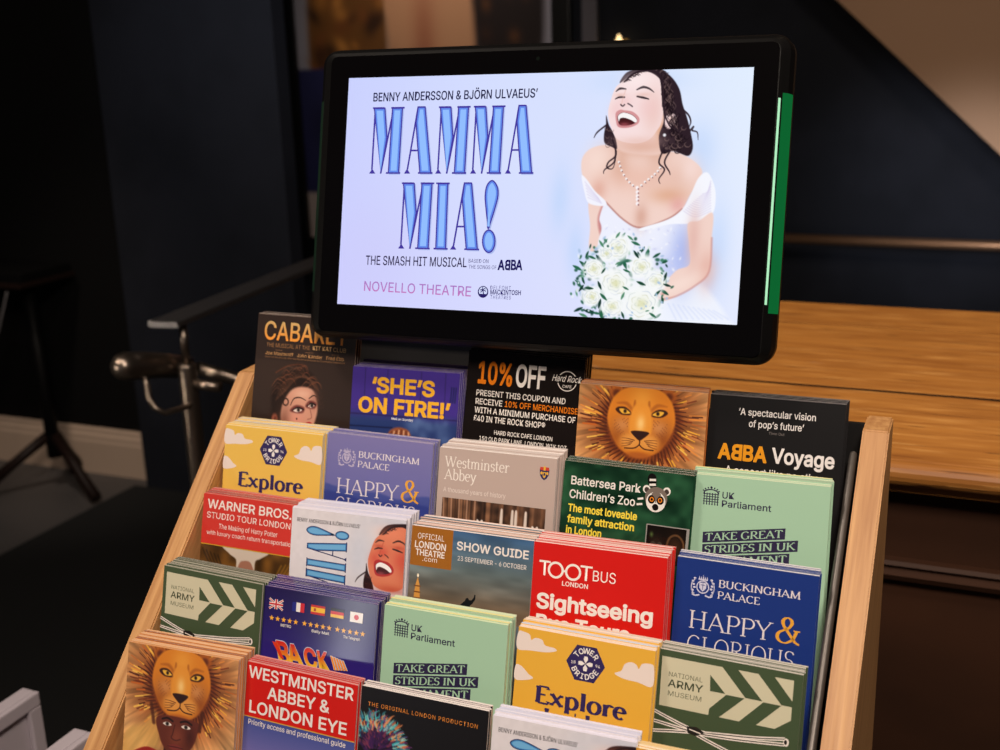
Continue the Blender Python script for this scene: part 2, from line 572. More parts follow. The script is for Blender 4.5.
# ------------------------------------------------------------------ sheet: one mesh that carries its printed colours
class Sheet:
    """u to the right and v downward in mm on the printed face; y is depth (mm)"""

    def __init__(s, step=0.016):
        s.V, s.F, s.C, s.k, s.step, s.trim = [], [], [], 0, step, 0.0

    def layer(s):
        s.k += 1
        return -s.k * s.step

    def raw(s, verts3, faces, col, per_vert=None):
        b = len(s.V)
        s.V += [tuple(p) for p in verts3]
        for f in faces:
            s.F.append(tuple(b + i for i in f))
            s.C.append(None if per_vert is not None else tuple(col))
        if per_vert is not None:
            s.pv = getattr(s, 'pv', {})
            for i, c in enumerate(per_vert):
                s.pv[b + i] = c

    def flat(s, P, faces, col, y=None):
        y = s.layer() if y is None else y
        Y = np.broadcast_to(y, (len(P),))
        s.raw([(p[0], q, p[1]) for p, q in zip(P, Y)], faces, col)

    def poly(s, pts, col, y=None, smooth=False):
        P = spline(pts, 5) if smooth else np.asarray(pts, float)
        s.flat(P, [tuple(range(len(P)))], col, y)

    def rect(s, u0, v0, u1, v1, col, y=None):
        s.poly([(u0, v0), (u1, v0), (u1, v1), (u0, v1)], col, y)

    def ell(s, u, v, ru, rv, col, n=28, y=None):
        s.poly([(u + ru * math.cos(a), v + rv * math.sin(a)) for a in np.linspace(0, 2 * math.pi, n + 1)[:-1]], col, y)

    def ring(s, u, v, r, w, col, n=40, y=None, a0=0, a1=360):
        y = s.layer() if y is None else y
        A = np.radians(np.linspace(a0, a1, n + 1))
        P = [(u + r * math.cos(a), v + r * math.sin(a)) for a in A] + [(u + (r - w) * math.cos(a), v + (r - w) * math.sin(a)) for a in A]
        s.flat(P, [(i, i + 1, n + 2 + i, n + 1 + i) for i in range(n)], col, y)

    def line(s, pts, w, col, y=None, smooth=False):
        y = s.layer() if y is None else y
        P = spline(pts, 5, False) if smooth else np.asarray(pts, float)
        T = np.gradient(P, axis=0)
        T /= np.maximum(np.hypot(T[:, 0], T[:, 1]), 1e-9)[:, None]
        N = np.stack([-T[:, 1], T[:, 0]], 1) * w / 2
        V = np.concatenate([P + N, P - N])
        n = len(P)
        s.flat(V, [(i, i + 1, n + i + 1, n + i) for i in range(n - 1)], col, y)

    def text(s, t, u0, u1, base, cap, col, font='sans', bold=0.012, slope=0.0, mirror=False, y=None, shear=0.0, grad=None, arcto=None, space=1.0, **kw):
        """fit a line of text between u0 and u1 with its baseline at v = base and the given cap height"""
        if font == 'roman':
            v, f = roman(t, **kw)
        else:
            v, f = sans(t, bold, shear=shear, space=space, **kw)
        if not len(v):
            return
        w = v.copy()
        x0, x1 = w[:, 0].min(), w[:, 0].max()
        sx = (u1 - u0) / (x1 - x0) if u1 is not None else cap
        w[:, 0] = (w[:, 0] - x0) * sx
        if mirror:
            w[:, 0] = w[:, 0].max() - w[:, 0]
        P = np.stack([u0 + w[:, 0], base - w[:, 1] * cap + slope * w[:, 0]], 1)
        y = s.layer() if y is None else y
        y = y - w[:, 2] * s.step * .08
        if grad is not None:
            q = np.clip(w[:, 1], 0, 1)[:, None]
            s.raw([(p[0], e, p[1]) for p, e in zip(P, y)], f, None, np.asarray(grad[0]) * (1 - q) + np.asarray(grad[1]) * q)
        else:
            s.flat(P, f, col, y)

    def ringtext(s, t, u, v, r, cap, col, mid, span, inward=False, bold=0.03):
        """letters set around a circle; mid and span in degrees (0 = right, 90 = down)"""
        y = s.layer()
        n = len(t)
        for i, ch in enumerate(t):
            if ch == ' ':
                continue
            q = (i + .5) / n - .5
            a = math.radians(mid + span * q * (-1 if inward else 1))
            g, f = sans(ch, bold)
            w = g[:, :2] - [(g[:, 0].min() + g[:, 0].max()) / 2, 0.5]
            w = w * cap
            th = a + math.pi / 2 if not inward else a - math.pi / 2
            c, sn = math.cos(th), math.sin(th)
            P = [(u + r * math.cos(a) + p[0] * c + p[1] * sn, v + r * math.sin(a) + p[0] * sn - p[1] * c) for p in w]
            s.flat(P, f, col, y - g[:, 2] * s.step * .08)

    def disp(s, t, fn, w1, cols):
        """display lettering; fn maps cap-unit (x, y) to (u, v)"""
        out, fill, hair, _ = display(t)
        y1, y2, y3 = s.layer(), s.layer(), s.layer()
        for i, P in enumerate(out + hair):
            s.flat([fn(p) for p in P], [tuple(range(len(P)))], cols[0], y1 - (i * 3 % 11) * s.step * .08)
        for P in fill:
            s.flat([fn(p) for p in P], [tuple(range(len(P)))], cols[1], y2)
        for P in fill:
            Q = grow(P, -w1)
            s.flat([fn(p) for p in Q], [tuple(range(len(Q)))], cols[2], y3)

    def canvas(s, cv, mp=None, y=None):
        y = s.layer() if y is None else y
        X, Y = cv.X.ravel(), cv.Y.ravel()
        if mp:
            X, Y = mp(X, Y)
        nx, ny = cv.nx, cv.ny
        i = np.arange(nx * ny).reshape(ny, nx)
        f = np.stack([i[:-1, :-1], i[:-1, 1:], i[1:, 1:], i[1:, :-1]], -1).reshape(-1, 4)
        s.raw(np.stack([X, np.full(X.shape, y), Y], 1), f.tolist(), None, cv.C.reshape(-1, 3))

    def slab(s, u0, u1, y0, y1, v0, v1, cols):
        """a paper sheet with thickness; cols: front, back, top, side"""
        P = [(u, y, v - (y * s.trim if v == v0 else 0)) for v in (v0, v1) for y in (y0, y1) for u in (u0, u1)]
        fr, bk, tp, sd = cols
        for f, c in (((0, 1, 5, 4), fr), ((3, 2, 6, 7), bk), ((0, 2, 3, 1), tp), ((4, 5, 7, 6), tp), ((0, 4, 6, 2), sd), ((1, 3, 7, 5), sd)):
            b = len(s.V)
            s.V += [P[i] for i in f]
            s.F.append((b, b + 1, b + 2, b + 3))
            s.C.append(tuple(c))

    def build(s, name, mat, xf=None):
        """mesh with a float colour attribute named print; xf maps (u, y, v) in mm to local metres"""
        V = np.asarray(s.V, float)
        V = xf(V)
        me = bpy.data.meshes.new(name)
        nl = sum(len(f) for f in s.F)
        me.vertices.add(len(V))
        me.vertices.foreach_set('co', V.astype(np.float32).ravel())
        me.loops.add(nl)
        me.polygons.add(len(s.F))
        idx = np.fromiter((i for f in s.F for i in f), np.int32, nl)
        tot = np.array([len(f) for f in s.F], np.int32)
        st = np.concatenate([[0], np.cumsum(tot)[:-1]]).astype(np.int32)
        me.loops.foreach_set('vertex_index', idx)
        me.polygons.foreach_set('loop_start', st)
        me.polygons.foreach_set('loop_total', tot)
        me.update(calc_edges=True)
        vc = np.zeros((len(V), 3))
        pv = getattr(s, 'pv', {})
        if pv:
            ks = np.fromiter(pv.keys(), int)
            vc[ks] = np.array(list(pv.values()))
        L = np.zeros((nl, 4), np.float32)
        L[:, 3] = 1
        fc = np.array([c if c is not None else (-1, -1, -1) for c in s.C], float)
        lc = np.repeat(fc, tot, 0)
        m = lc[:, 0] < 0
        lc[m] = vc[idx[m]]
        L[:, :3] = lin(np.clip(lc, 0, 255))
        at = me.color_attributes.new('print', 'FLOAT_COLOR', 'CORNER')
        at.data.foreach_set('color', L.ravel())
        me.materials.append(mat)
        return me


def card_mat(name, rough, spec=0.5, coat=0.0):
    m = principled(name, (200, 200, 200), rough, 0, spec, coat, 0.08)
    nt = m.node_tree
    a = nt.nodes.new('ShaderNodeAttribute')
    a.attribute_name = 'print'
    nt.links.new(a.outputs['Color'], nt.nodes['Principled BSDF'].inputs['Base Color'])
    return m


M_SATIN = card_mat('satin_printed_card', 0.38, 0.45)
M_GLOSS = card_mat('glossy_printed_card', 0.11, 0.5)
M_MATTE = card_mat('matte_printed_card', 0.55, 0.35)

W, LN = 98.6, 210.0
WH = (236, 230, 226)


# ------------------------------------------------------------------ pictures
def laughing_face(cv, T, sc, skin, shade, lip, hairc, hair2, cheek):
    """a laughing woman with her head thrown back; T maps drawing units to the canvas"""
    t = lambda pts: [T(*p) for p in pts]
    F = cv.fill
    # hair mass behind
    F(t([(320, 172), (360, 118), (440, 98), (530, 98), (598, 145), (640, 210), (657, 290), (680, 360), (700, 440), (712, 520), (690, 566), (640, 552), (600, 540), (560, 556), (538, 540), (530, 460), (555, 380), (548, 300), (546, 220), (520, 158), (465, 122), (400, 128), (345, 168)]), hairc, 5 * sc)
    F(t([(248, 350), (262, 400), (285, 440), (302, 490), (304, 530), (280, 520), (240, 498), (236, 450), (246, 400)]), hairc, 5 * sc)
    # face
    face = [(330, 172), (400, 126), (470, 116), (528, 148), (552, 200), (556, 300), (542, 390), (518, 432), (480, 478), (425, 498), (360, 496), (308, 478), (284, 440), (264, 385), (258, 330), (272, 270), (296, 205)]
    F(t(face), skin, 4 * sc)
    B = lambda x, y, rx, ry, c, a, h=2.0, an=0.0: cv.blob(*T(x, y), rx * sc, ry * sc, c, a, h, an)
    B(500, 330, 50, 110, shade, .55)
    B(420, 490, 110, 26, shade, .6)
    B(300, 320, 32, 40, cheek, .55)
    B(470, 310, 55, 55, cheek, .5)
    B(400, 160, 80, 40, tuple(min(255, c + 16) for c in skin), .5)
    B(350, 275, 36, 30, cheek, .6)
    Ln = lambda p, w, c, a=1.0: cv.line(t(p), [q * sc for q in w] if hasattr(w, '__len__') else w * sc, c, 3 * sc, a)
    dark = tuple(int(c * .75 + 12) for c in hairc)
    Ln([(300, 222), (322, 206), (354, 208)], [4, 12, 5], dark, .85)
    Ln([(412, 212), (445, 198), (478, 206), (504, 226)], [6, 12, 9, 3], dark, .85)
    Ln([(296, 262), (318, 252), (345, 252)], [4, 10, 8], dark)
    Ln([(414, 248), (445, 254), (476, 262)], [8, 11, 5], dark)
    B(322, 240, 26, 9, shade, .6)
    B(448, 238, 34, 10, shade, .6)
    Ln([(352, 215), (338, 255), (330, 290)], 5, shade, .6)
    Ln([(326, 292), (336, 300), (346, 292)], 7, dark, .8)
    Ln([(364, 286), (378, 294), (388, 302)], 7, dark, .7)
    # mouth
    F(t([(298, 340), (320, 320), (345, 322), (390, 330), (424, 362), (418, 394), (375, 414), (325, 416), (304, 398)]), lip, 4 * sc)
    F(t([(310, 352), (338, 334), (385, 346), (412, 372), (404, 390), (370, 402), (325, 402), (312, 384)]), (70, 26, 30), 3 * sc)
    F(t([(312, 352), (340, 335), (386, 348), (412, 374), (404, 388), (380, 374), (345, 362), (322, 366), (316, 384)]), (250, 246, 246), 2.5 * sc)
    B(345, 398, 26, 10, (170, 80, 90), .7)
    # ear
    F(t([(566, 360), (598, 340), (622, 352), (616, 392), (590, 420), (566, 412)]), tuple(int(.8 * a + .2 * b) for a, b in zip(skin, cheek)), 4 * sc)
    B(594, 376, 12, 20, shade, .8)
    # hair locks
    r = random.Random(5)
    for i in range(90):
        a = r.uniform(0, 1)
        x = 548 + 70 * a + r.uniform(-14, 34)
        y = 130 + 330 * a + r.uniform(-30, 30)
        ph, am, st = r.uniform(0, 6), r.uniform(5, 13), r.uniform(9, 15)
        p = [(min(max(x + am * math.sin(ph + q * 1.3), 545 + (0 if y < 420 else -8)), 706), min(y + st * q, 560)) for q in range(6)]
        Ln(p, [3, 7, 2], hair2 if i % 3 == 0 else (28, 18, 24), .7 if i % 3 else .45)
    for i in range(26):
        a = i / 25
        x, y = 350 + 205 * a, 168 - 62 * math.sin(a * 2.2) + r.uniform(-6, 6)
        Ln([(x - 14, y + 10), (x, y - 4), (x + 16, y + 2)], [2, 6, 2], hair2 if i % 3 == 0 else (28, 18, 24), .7)
    for i in range(22):
        x, y, q = r.uniform(560, 690), r.uniform(400, 545), r.uniform(10, 20)
        Ln([(x + q * math.cos(w), y + q * .8 * math.sin(w)) for w in (0, 1.1, 2.2, 3.3, 4.2)], [2, 6, 2], hair2 if i % 2 else (28, 18, 24), .7)
    for i in range(8):
        x, y, q = r.uniform(245, 290), r.uniform(400, 510), r.uniform(8, 14)
        Ln([(x + q * math.cos(w), y + q * math.sin(w)) for w in (0, 1.1, 2.2, 3.3)], [2, 5, 2], hair2, .6)
    Ln([(345, 170), (395, 126), (470, 108), (530, 130), (548, 200), (552, 300)], [6, 14, 10], hairc)
    for p in ([(552, 250), (558, 330), (585, 400), (620, 425), (650, 450)], [(560, 520), (530, 600), (560, 640), (530, 690), (536, 715)], [(590, 540), (560, 600), (585, 650), (590, 668)], [(282, 480), (300, 560), (260, 600), (252, 630), (282, 634), (298, 590)], [(250, 400), (200, 440), (182, 470)], [(690, 440), (715, 410), (708, 430), (735, 440), (740, 480)], [(660, 320), (690, 350), (700, 390), (680, 430)], [(300, 540), (290, 600), (240, 640), (234, 662)]):
        Ln(p, [9, 8, 3], hairc, .9)
    cv.blob(*T(560, 455), 8 * sc, 8 * sc, (245, 245, 250), 1, 4)


# px of the photograph to mm on the screen's picture area
HM = (1.045040907, 0.055488898, -369.047410705, 0.024866843, 0.91555195, -80.091580338, 0.000399729, -1.4801e-05)
SW, SH = 325.0, 325.0 * 9 / 16


def S(px, py):
    d = HM[6] * px + HM[7] * py + 1
    return (HM[0] * px + HM[1] * py + HM[2]) / d, (HM[3] * px + HM[4] * py + HM[5]) / d


def screen_bg(u, v):
    t = np.clip(np.asarray(u) / SW, 0, 1)[..., None]
    q = np.clip(np.asarray(v) / SH, 0, 1)[..., None]
    c = np.array((203, 210, 255.)) * (1 - t) + np.array((226, 238, 255.)) * t
    c = c + np.array((3, -3, 0.)) * q
    e = np.exp(-((np.asarray(u) - 150) / 70) ** 2 - ((np.asarray(v) - 60) / 60) ** 2)[..., None] * .6
    return c * (1 - e) + np.array((216, 226, 255.)) * e


def bride_canvas():
    u0, u1 = 172.0, SW
    cv = Canvas(u1 - u0, SH, 2.1, u0, 0.0)
    cv.C[:] = screen_bg(cv.X, cv.Y)
    a = lambda x, y: S(560 + x / 5.357, 50 + y / 5.357)
    b = lambda x, y: S(560 + x / 5.175, 180 + y / 5.175)
    A = lambda pts: [a(*p) for p in pts]
    Bq = lambda pts: [b(*p) for p in pts]
    k = 0.80
    # soft blue wash around the figure
    for x, y, rx, ry in ((560, 200, 10, 30), (575, 250, 9, 26), (716, 250, 12, 40), (640, 80, 40, 12), (700, 150, 16, 26)):
        cv.blob(*S(x, y), rx * k, ry * k, (190, 214, 252), .6)
    skin, sh = (243, 212, 202), (218, 168, 146)
    # skirt
    cv.fill(Bq([(520, 620), (620, 590), (720, 540), (790, 600), (860, 700), (880, 780), (500, 780)]), (240, 244, 255), 4)
    for i in range(10):
        cv.line(Bq([(560 + i * 26, 640 + i * 4), (600 + i * 30, 720)]), .8, (205, 215, 248), 1.5, .5)
    # left arm
    cv.fill(Bq([(150, 112), (222, 130), (206, 200), (214, 270), (240, 340), (180, 372), (150, 350), (156, 240)]), skin, 1.2)
    cv.line(Bq([(222, 135), (204, 200), (215, 280), (236, 335)]), [2, 3, 2], (196, 120, 120), 2, .8)
    # bodice
    cv.fill(Bq([(225, 130), (240, 112), (330, 200), (420, 240), (560, 196), (632, 148), (668, 222), (668, 430), (560, 500), (450, 600), (230, 560), (196, 350), (216, 250), (204, 200)]), (238, 240, 254), 1.2)
    cv.blob(*b(635, 390), 10, 26, (150, 168, 235), .7)
    cv.blob(*b(560, 460), 18, 12, (190, 200, 245), .6)
    r = random.Random(2)
    for i in range(90):
        x, y = r.uniform(230, 640), r.uniform(230, 480)
        cv.blob(*b(x, y), r.uniform(.6, 1.8), r.uniform(.4, .9), (206, 208, 240) if i % 2 else (250, 250, 255), .7, 2, r.uniform(0, 3))
    # shoulders and chest
    torso = A([(312, 470), (304, 524), (240, 508), (170, 525), (128, 562), (114, 612), (122, 680), (150, 740)]) + Bq([(150, 60), (232, 112), (330, 206), (420, 246), (560, 200), (632, 150), (670, 80), (712, 20)]) + A([(762, 650), (720, 596), (640, 552), (560, 535), (538, 480), (520, 430)])
    cv.fill(torso, skin, 1.2)
    for x, y, rx, ry, c, al in ((300, 640, 14, 9, sh, .45), (430, 690, 22, 10, (232, 180, 160), .5), (640, 690, 14, 12, sh, .35), (430, 520, 20, 7, sh, .75), (200, 600, 9, 12, (250, 225, 215), .6), (700, 640, 7, 10, (250, 225, 220), .6), (520, 560, 8, 14, sh, .5), (330, 590, 5, 14, sh, .5)):
        cv.blob(*a(x, y), rx, ry, c, al)
    cv.blob(*b(560, 80), 14, 6, (214, 150, 110), .5)
    cv.blob(*b(420, 190), 5, 9, (205, 150, 130), .6)
    cv.blob(*b(610, 130), 6, 6, (225, 150, 150), .5)
    cv.blob(*b(200, 50), 6, 8, (216, 150, 130), .5)
    cv.line(Bq([(238, 115), (330, 206), (420, 246), (560, 200), (632, 150)]), 1.1, (176, 110, 100), 1.2, .8)
    # sleeves
    cv.fill(Bq([(112, -22), (138, -4), (180, 55), (238, 112), (226, 134), (150, 120), (126, 60)]), (244, 244, 255), 1.0)
    cv.fill(Bq([(716, -10), (762, -40), (796, 20), (806, 90), (790, 172), (720, 212), (660, 226), (560, 230), (430, 262), (420, 248), (560, 204), (632, 152), (676, 76)]), (246, 247, 255), 1.0)
    for i in range(12):
        cv.line(Bq([(640 + i * 9, 160 - i * 8), (700 + i * 6, 190 - i * 12), (780, 160 - i * 14)]), .7, (214, 206, 235), 1.0, .6)
    for i in range(6):
        cv.line(Bq([(130 + i * 3, 10 + i * 16), (200 + i * 3, 95 + i * 5)]), .7, (216, 208, 235), 1.0, .6)
    # right arm
    cv.fill(Bq([(662, 226), (720, 210), (790, 170), (786, 300), (772, 470), (700, 545), (600, 600), (548, 624), (518, 616), (524, 560), (600, 470), (670, 436), (668, 330)]), skin, 1.2)
    cv.blob(*b(690, 300), 5, 22, (226, 180, 170), .7)
    cv.blob(*b(760, 470), 7, 14, (224, 165, 150), .6)
    cv.blob(*b(610, 545), 22, 5, (250, 226, 216), .6, 2, -.45)
    cv.line(Bq([(786, 300), (772, 472), (700, 547), (600, 602), (520, 620)]), 1.2, (206, 140, 130), 1.4, .7)
    cv.line(Bq([(530, 590), (510, 610), (520, 628)]), 3, (216, 140, 130), 1.5, .8)
    cv.fill(A([(312, 430), (548, 300), (562, 400), (556, 545), (430, 560), (312, 530)]), (240, 206, 196), 2)
    cv.blob(*a(440, 512), 16, 5, sh, .7)
    cv.blob(*a(535, 420), 3, 9, (216, 150, 104), .6)
    # head
    laughing_face(cv, a, .152, (248, 224, 224), (232, 190, 178), (214, 150, 152), (46, 32, 40), (120, 96, 92), (242, 200, 200))
    # necklace
    for p in [(316, 600), (322, 622), (330, 645), (342, 668), (356, 690), (372, 708), (390, 724), (412, 736), (436, 724), (455, 706), (474, 692), (492, 678), (508, 664), (524, 648), (536, 630)]:
        cv.blob(*a(*p), .9, .9, (250, 248, 250), 1, 4)
        q = a(p[0] + 4, p[1] + 5)
        cv.blob(*q, .6, .6, (150, 110, 110), .9, 4)
    for y in (40, 62, 82, 100, 122):
        cv.blob(*b(400, y), 1.2, 1.4, (252, 246, 250), 1, 4)
        cv.blob(*b(406, y + 6), .7, .8, (160, 110, 110), .9, 4)
    # bouquet
    r = random.Random(11)
    cx, cy = 320, 520
    for i in range(210):
        t, q = r.uniform(0, 6.28), math.sqrt(r.random())
        x, y = cx + 250 * q * math.cos(t), cy + 235 * q * math.sin(t)
        c = r.choice([(36, 92, 70), (52, 120, 88), (30, 70, 62), (92, 150, 120), (208, 226, 236), (220, 232, 226), (170, 195, 225)])
        cv.blob(*b(x, y), r.uniform(1.0, 2.6), r.uniform(.7, 1.5), c, .9, 4, r.uniform(0, 3.14))

    def leaf(x, y, l, an, c):
        dx, dy = math.cos(an), math.sin(an)
        cv.fill(Bq([(x - dx * l, y - dy * l), (x - dy * l * .3, y + dx * l * .3), (x + dx * l, y + dy * l), (x + dy * l * .3, y - dx * l * .3)]), c, .7)
    for x, y, l, an in ((90, 455, 28, .5), (120, 435, 26, .7), (135, 470, 22, 1.2), (140, 385, 20, 2), (205, 410, 30, .9), (235, 320, 20, 2.2), (325, 290, 22, 2.2), (345, 330, 22, 1.4), (392, 328, 26, .4), (412, 395, 26, 1.2), (450, 380, 26, 1.9), (500, 390, 24, 2.6), (540, 425, 20, 2.8), (545, 520, 24, 1.4), (540, 580, 28, .6), (500, 600, 22, 2), (95, 670, 26, 2.7), (150, 680, 34, .3), (210, 680, 30, 1.6), (145, 570, 32, .2), (220, 580, 32, 1.2), (325, 585, 18, 1.8), (505, 705, 22, 2.5), (320, 640, 20, 1.4), (190, 690, 22, .2), (470, 715, 20, 2.9), (420, 540, 20, .8)):
        leaf(x, y, l, an, r.choice([(30, 84, 62), (42, 104, 78), (24, 60, 54)]))
    for an in (0, 1.2, 2.4, 3.7, 5.0):
        leaf(328 + 18 * math.cos(an), 418 + 18 * math.sin(an), 30, an, (34, 96, 72))

    def rose(x, y, R):
        for i in range(8):
            w = i * .79 + x
            q = r.uniform(.42, .56)
            cv.blob(*b(x + R * q * math.cos(w), y + R * q * math.sin(w)), R * r.uniform(.085, .12), R * r.uniform(.075, .1), (247, 249, 250), .96, 4, w)
        cv.blob(*b(x, y), R * .11, R * .10, (246, 248, 244), 1, 4)
        for k, n in ((.80, 6), (.56, 5), (.34, 4), (.18, 3)):
            for i in range(n):
                w = i * 6.283 / n + x * k + r.uniform(-.3, .3)
                q = [(x + R * (k + d) * math.cos(w + e), y + R * (k + d) * math.sin(w + e) * .92) for d, e in ((-.06, -.42), (.03, 0), (-.05, .42))]
                cv.line(Bq(q), [.2, .75, .2], r.choice([(208, 218, 214), (214, 216, 190), (198, 208, 222)]), .8, .8)
        cv.blob(*b(x + R * .04, y), R * .045, R * .04, (204, 204, 130), .5)
    for x, y, R in ((300, 350, 62), (420, 450, 56), (175, 460, 52), (495, 525, 54), (165, 605, 46), (285, 535, 78), (270, 655, 58), (420, 640, 92), (240, 380, 36)):
        rose(x, y, R)
    for x, y, l, an in ((215, 330, 22, 1), (300, 285, 20, 2.2), (365, 300, 20, .7), (395, 385, 24, 1.0), (345, 470, 20, .4), (225, 470, 18, 2.2), (205, 545, 24, 1.2), (225, 605, 26, .8), (205, 640, 26, 1.8), (325, 600, 22, 2.0), (340, 560, 18, .5), (420, 535, 26, .4), (505, 585, 22, 2.4), (545, 500, 24, 1.9), (555, 545, 22, .3), (165, 400, 22, .4), (120, 520, 20, 1.2), (110, 560, 22, 2.2), (150, 560, 24, .1), (325, 700, 20, 1.2), (215, 700, 26, 1.5), (120, 700, 24, .4), (480, 700, 22, .6), (530, 620, 20, 1.4), (300, 430, 16, 2.6), (430, 360, 18, 2.1)):
        leaf(x, y, l, an, r.choice([(24, 70, 50), (40, 100, 72), (84, 140, 108), (22, 56, 46)]))
    for i in range(60):
        w, q = r.uniform(0, 6.28), r.uniform(.75, 1.12)
        cv.blob(*b(315 + 245 * q * math.cos(w), 520 + 225 * q * math.sin(w)), r.uniform(.8, 1.8), r.uniform(.5, 1.1), r.choice([(36, 92, 70), (60, 120, 90), (232, 240, 248), (170, 196, 226)]), .9, 4, r.uniform(0, 3))
    return cv


def lion_canvas(h, person=False):
    """a plain lion's head with a wide straw-coloured mane"""
    cv = Canvas(W, h, 2.6)
    X, Y = cv.X, cv.Y
    cx, cy = 49.5, 26.0
    ang = np.arctan2(Y - cy, X - cx)
    rad = np.hypot(X - cx, Y - cy)
    n = noise2(ang * 9 + 40, rad, 3, 1.6, .05) * .6 + noise2(ang * 30 + 90, rad, 4, 1.2, .08) * .4
    g = np.clip((rad - 26) / 34, 0, 1)
    base = np.array((150, 74, 28.))[None, None] * (1 - g[..., None]) + np.array((226, 170, 112.))[None, None] * g[..., None]
    cv.C[:] = base * (.62 + .62 * n[..., None])
    r = random.Random(8)
    for i in range(150):
        t = r.uniform(0, 6.283)
        q = r.uniform(28, 40)
        l = r.uniform(4, 11)
        c = r.choice([(110, 44, 22), (196, 96, 34), (238, 172, 60), (70, 30, 18), (226, 140, 60), (248, 198, 88)])
        x, y = cx + q * math.cos(t), cy + q * 1.0 * math.sin(t)
        cv.line([(x, y), (x + l * math.cos(t + .15), y + l * math.sin(t + .15))], r.uniform(.6, 1.3), c, .5, .9)
    for i in range(64):
        t = i * 6.283 / 64
        cv.line([(cx + 27 * math.cos(t), cy + 27.5 * math.sin(t)), (cx + 35 * math.cos(t + .1), cy + 36 * math.sin(t + .1))], [1.5, .7], (64, 26, 16), .5, .85)
    for k in range(40):
        w = k * .157
        cv.blob(cx + 28 * math.cos(w), cy + 28 * math.sin(w), 3.2, 3.2, (74, 26, 14), .35)
    # head with round ears
    gold, dk, lt = (214, 126, 34), (112, 48, 18), (244, 176, 74)
    for sx in (-1, 1):
        cv.blob(cx + sx * 20, 4.5, 6.2, 6, (176, 92, 30), 1, 5)
        cv.blob(cx + sx * 20, 5.2, 3.4, 3.4, (96, 42, 20), 1, 4)
    cv.fill([(cx, -1), (cx + 14, 1), (cx + 23, 10), (cx + 26, 24), (cx + 22, 37), (cx + 14, 48), (cx, 53), (cx - 14, 48), (cx - 22, 37), (cx - 26, 24), (cx - 23, 10), (cx - 14, 1)], gold, 1.5)
    cv.blob(cx - 17, 36, 8, 12, dk, .55)
    cv.blob(cx + 17, 36, 8, 12, dk, .7)
    cv.blob(cx, 8, 9, 10, lt, .5)
    for sx in (-1, 1):
        cv.blob(cx + sx * 14, 29, 7, 6, (206, 140, 84), .8)
        cv.line([(cx + sx * 5.5, 10), (cx + sx * 6.0, 20), (cx + sx * 7.2, 31)], [1.2, 2.6, 1.6], (150, 76, 24), 1.5, .7)
        cv.fill([(cx + sx * 7.0, 20.5), (cx + sx * 12, 15.5), (cx + sx * 18, 15.5), (cx + sx * 20, 18), (cx + sx * 15, 21.2)], (56, 24, 14), 1.0)
        cv.fill([(cx + sx * 8.6, 19.7), (cx + sx * 12.4, 16.8), (cx + sx * 17.2, 17.0), (cx + sx * 14.4, 20.3)], (232, 176, 60), .7)
        cv.blob(cx + sx * 12.6, 18.4, 1.3, 1.5, (30, 14, 10), 1, 4)
        cv.line([(cx + sx * 7, 17), (cx + sx * 12, 12.4), (cx + sx * 19, 12.6)], [2.2, 2.6, .8], (150, 76, 24), 1.6, .6)
        for k in range(26):
            px_, py_ = cx + sx * (10 + (k * 7 % 11)), 24 + (k * 5 % 13)
            cv.blob(px_, py_, .5, .5, (120, 60, 30), .5, 4)
    cv.fill([(cx - 6, 14), (cx + 6, 14), (cx + 8.5, 33), (cx, 36), (cx - 8.5, 33)], (226, 146, 50), 2.0)
    cv.blob(cx, 27, 3.2, 6, (250, 212, 140), .8)
    # muzzle
    for sx in (-1, 1):
        cv.blob(cx + sx * 7, 41, 8.5, 6.5, (222, 150, 70), 1, 4)
        for k in range(4):
            cv.line([(cx + sx * (4 + k), 40 + k * 1.1), (cx + sx * 9.5, 39 + k * 1.8), (cx + sx * 13.5, 39 + k * 2.1)], [.8, .5, .3], (76, 34, 18), .4, .8)
    cv.fill([(cx - 7, 33.5), (cx, 32.5), (cx + 7, 33.5), (cx + 3, 38), (cx, 39.8), (cx - 3, 38)], (44, 20, 16), .8)
    cv.line([(cx, 39), (cx, 43), (cx - 4, 46), (cx - 11, 46.5)], .9, (50, 22, 14), .5)
    cv.line([(cx, 43), (cx + 4, 46), (cx + 11, 46.5)], .9, (50, 22, 14), .5)
    cv.blob(cx, 51.5, 11, 3.0, (170, 88, 34), .9, 4)
    if person:
        k, k2 = (96, 42, 30), (58, 22, 18)
        cv.fill([(28, 50), (33, 74), (22, 80), (8, 90), (0, 130), (0, 72), (18, 60)], (214, 170, 90), 5, .6)
        cv.fill([(39, 72), (58, 72), (60, 84), (78, 90), (98, 112), (98, 122), (0, 122), (2, 92), (20, 78), (38, 80)], (150, 34, 30), 1)
        cv.fill([(40, 70), (57, 70), (59, 82), (49, 92), (38, 82)], k2, 1)
        cv.fill([(31, 52), (66, 52), (66, 62), (62, 72), (54, 80), (47, 81), (39, 77), (33, 68)], k, 1)
        cv.blob(48, 66, 6, 7, (140, 70, 50), .6)
        cv.blob(60, 64, 4, 8, k2, .7)
        for x0, x1, y in ((34.5, 44, 57), (51, 61, 57)):
            cv.line([(x0, y - 3), ((x0 + x1) / 2, y - 4.4), (x1, y - 2.6)], 1.4, (26, 12, 12), .6)
            cv.fill([(x0 + .8, y + .3), ((x0 + x1) / 2, y - 1.6), (x1 - .8, y + .4), ((x0 + x1) / 2, y + 1.6)], (232, 220, 210), .5)
            cv.blob((x0 + x1) / 2, y, 1.6, 1.6, (24, 12, 10), 1, 4)
        cv.line([(46, 57), (44.5, 64), (43.5, 67), (47.5, 68.5), (51.5, 67)], .9, k2, .8, .8)
        cv.fill([(41, 73.5), (47.5, 71.6), (54, 73.5), (47.5, 77)], (120, 48, 44), .8)
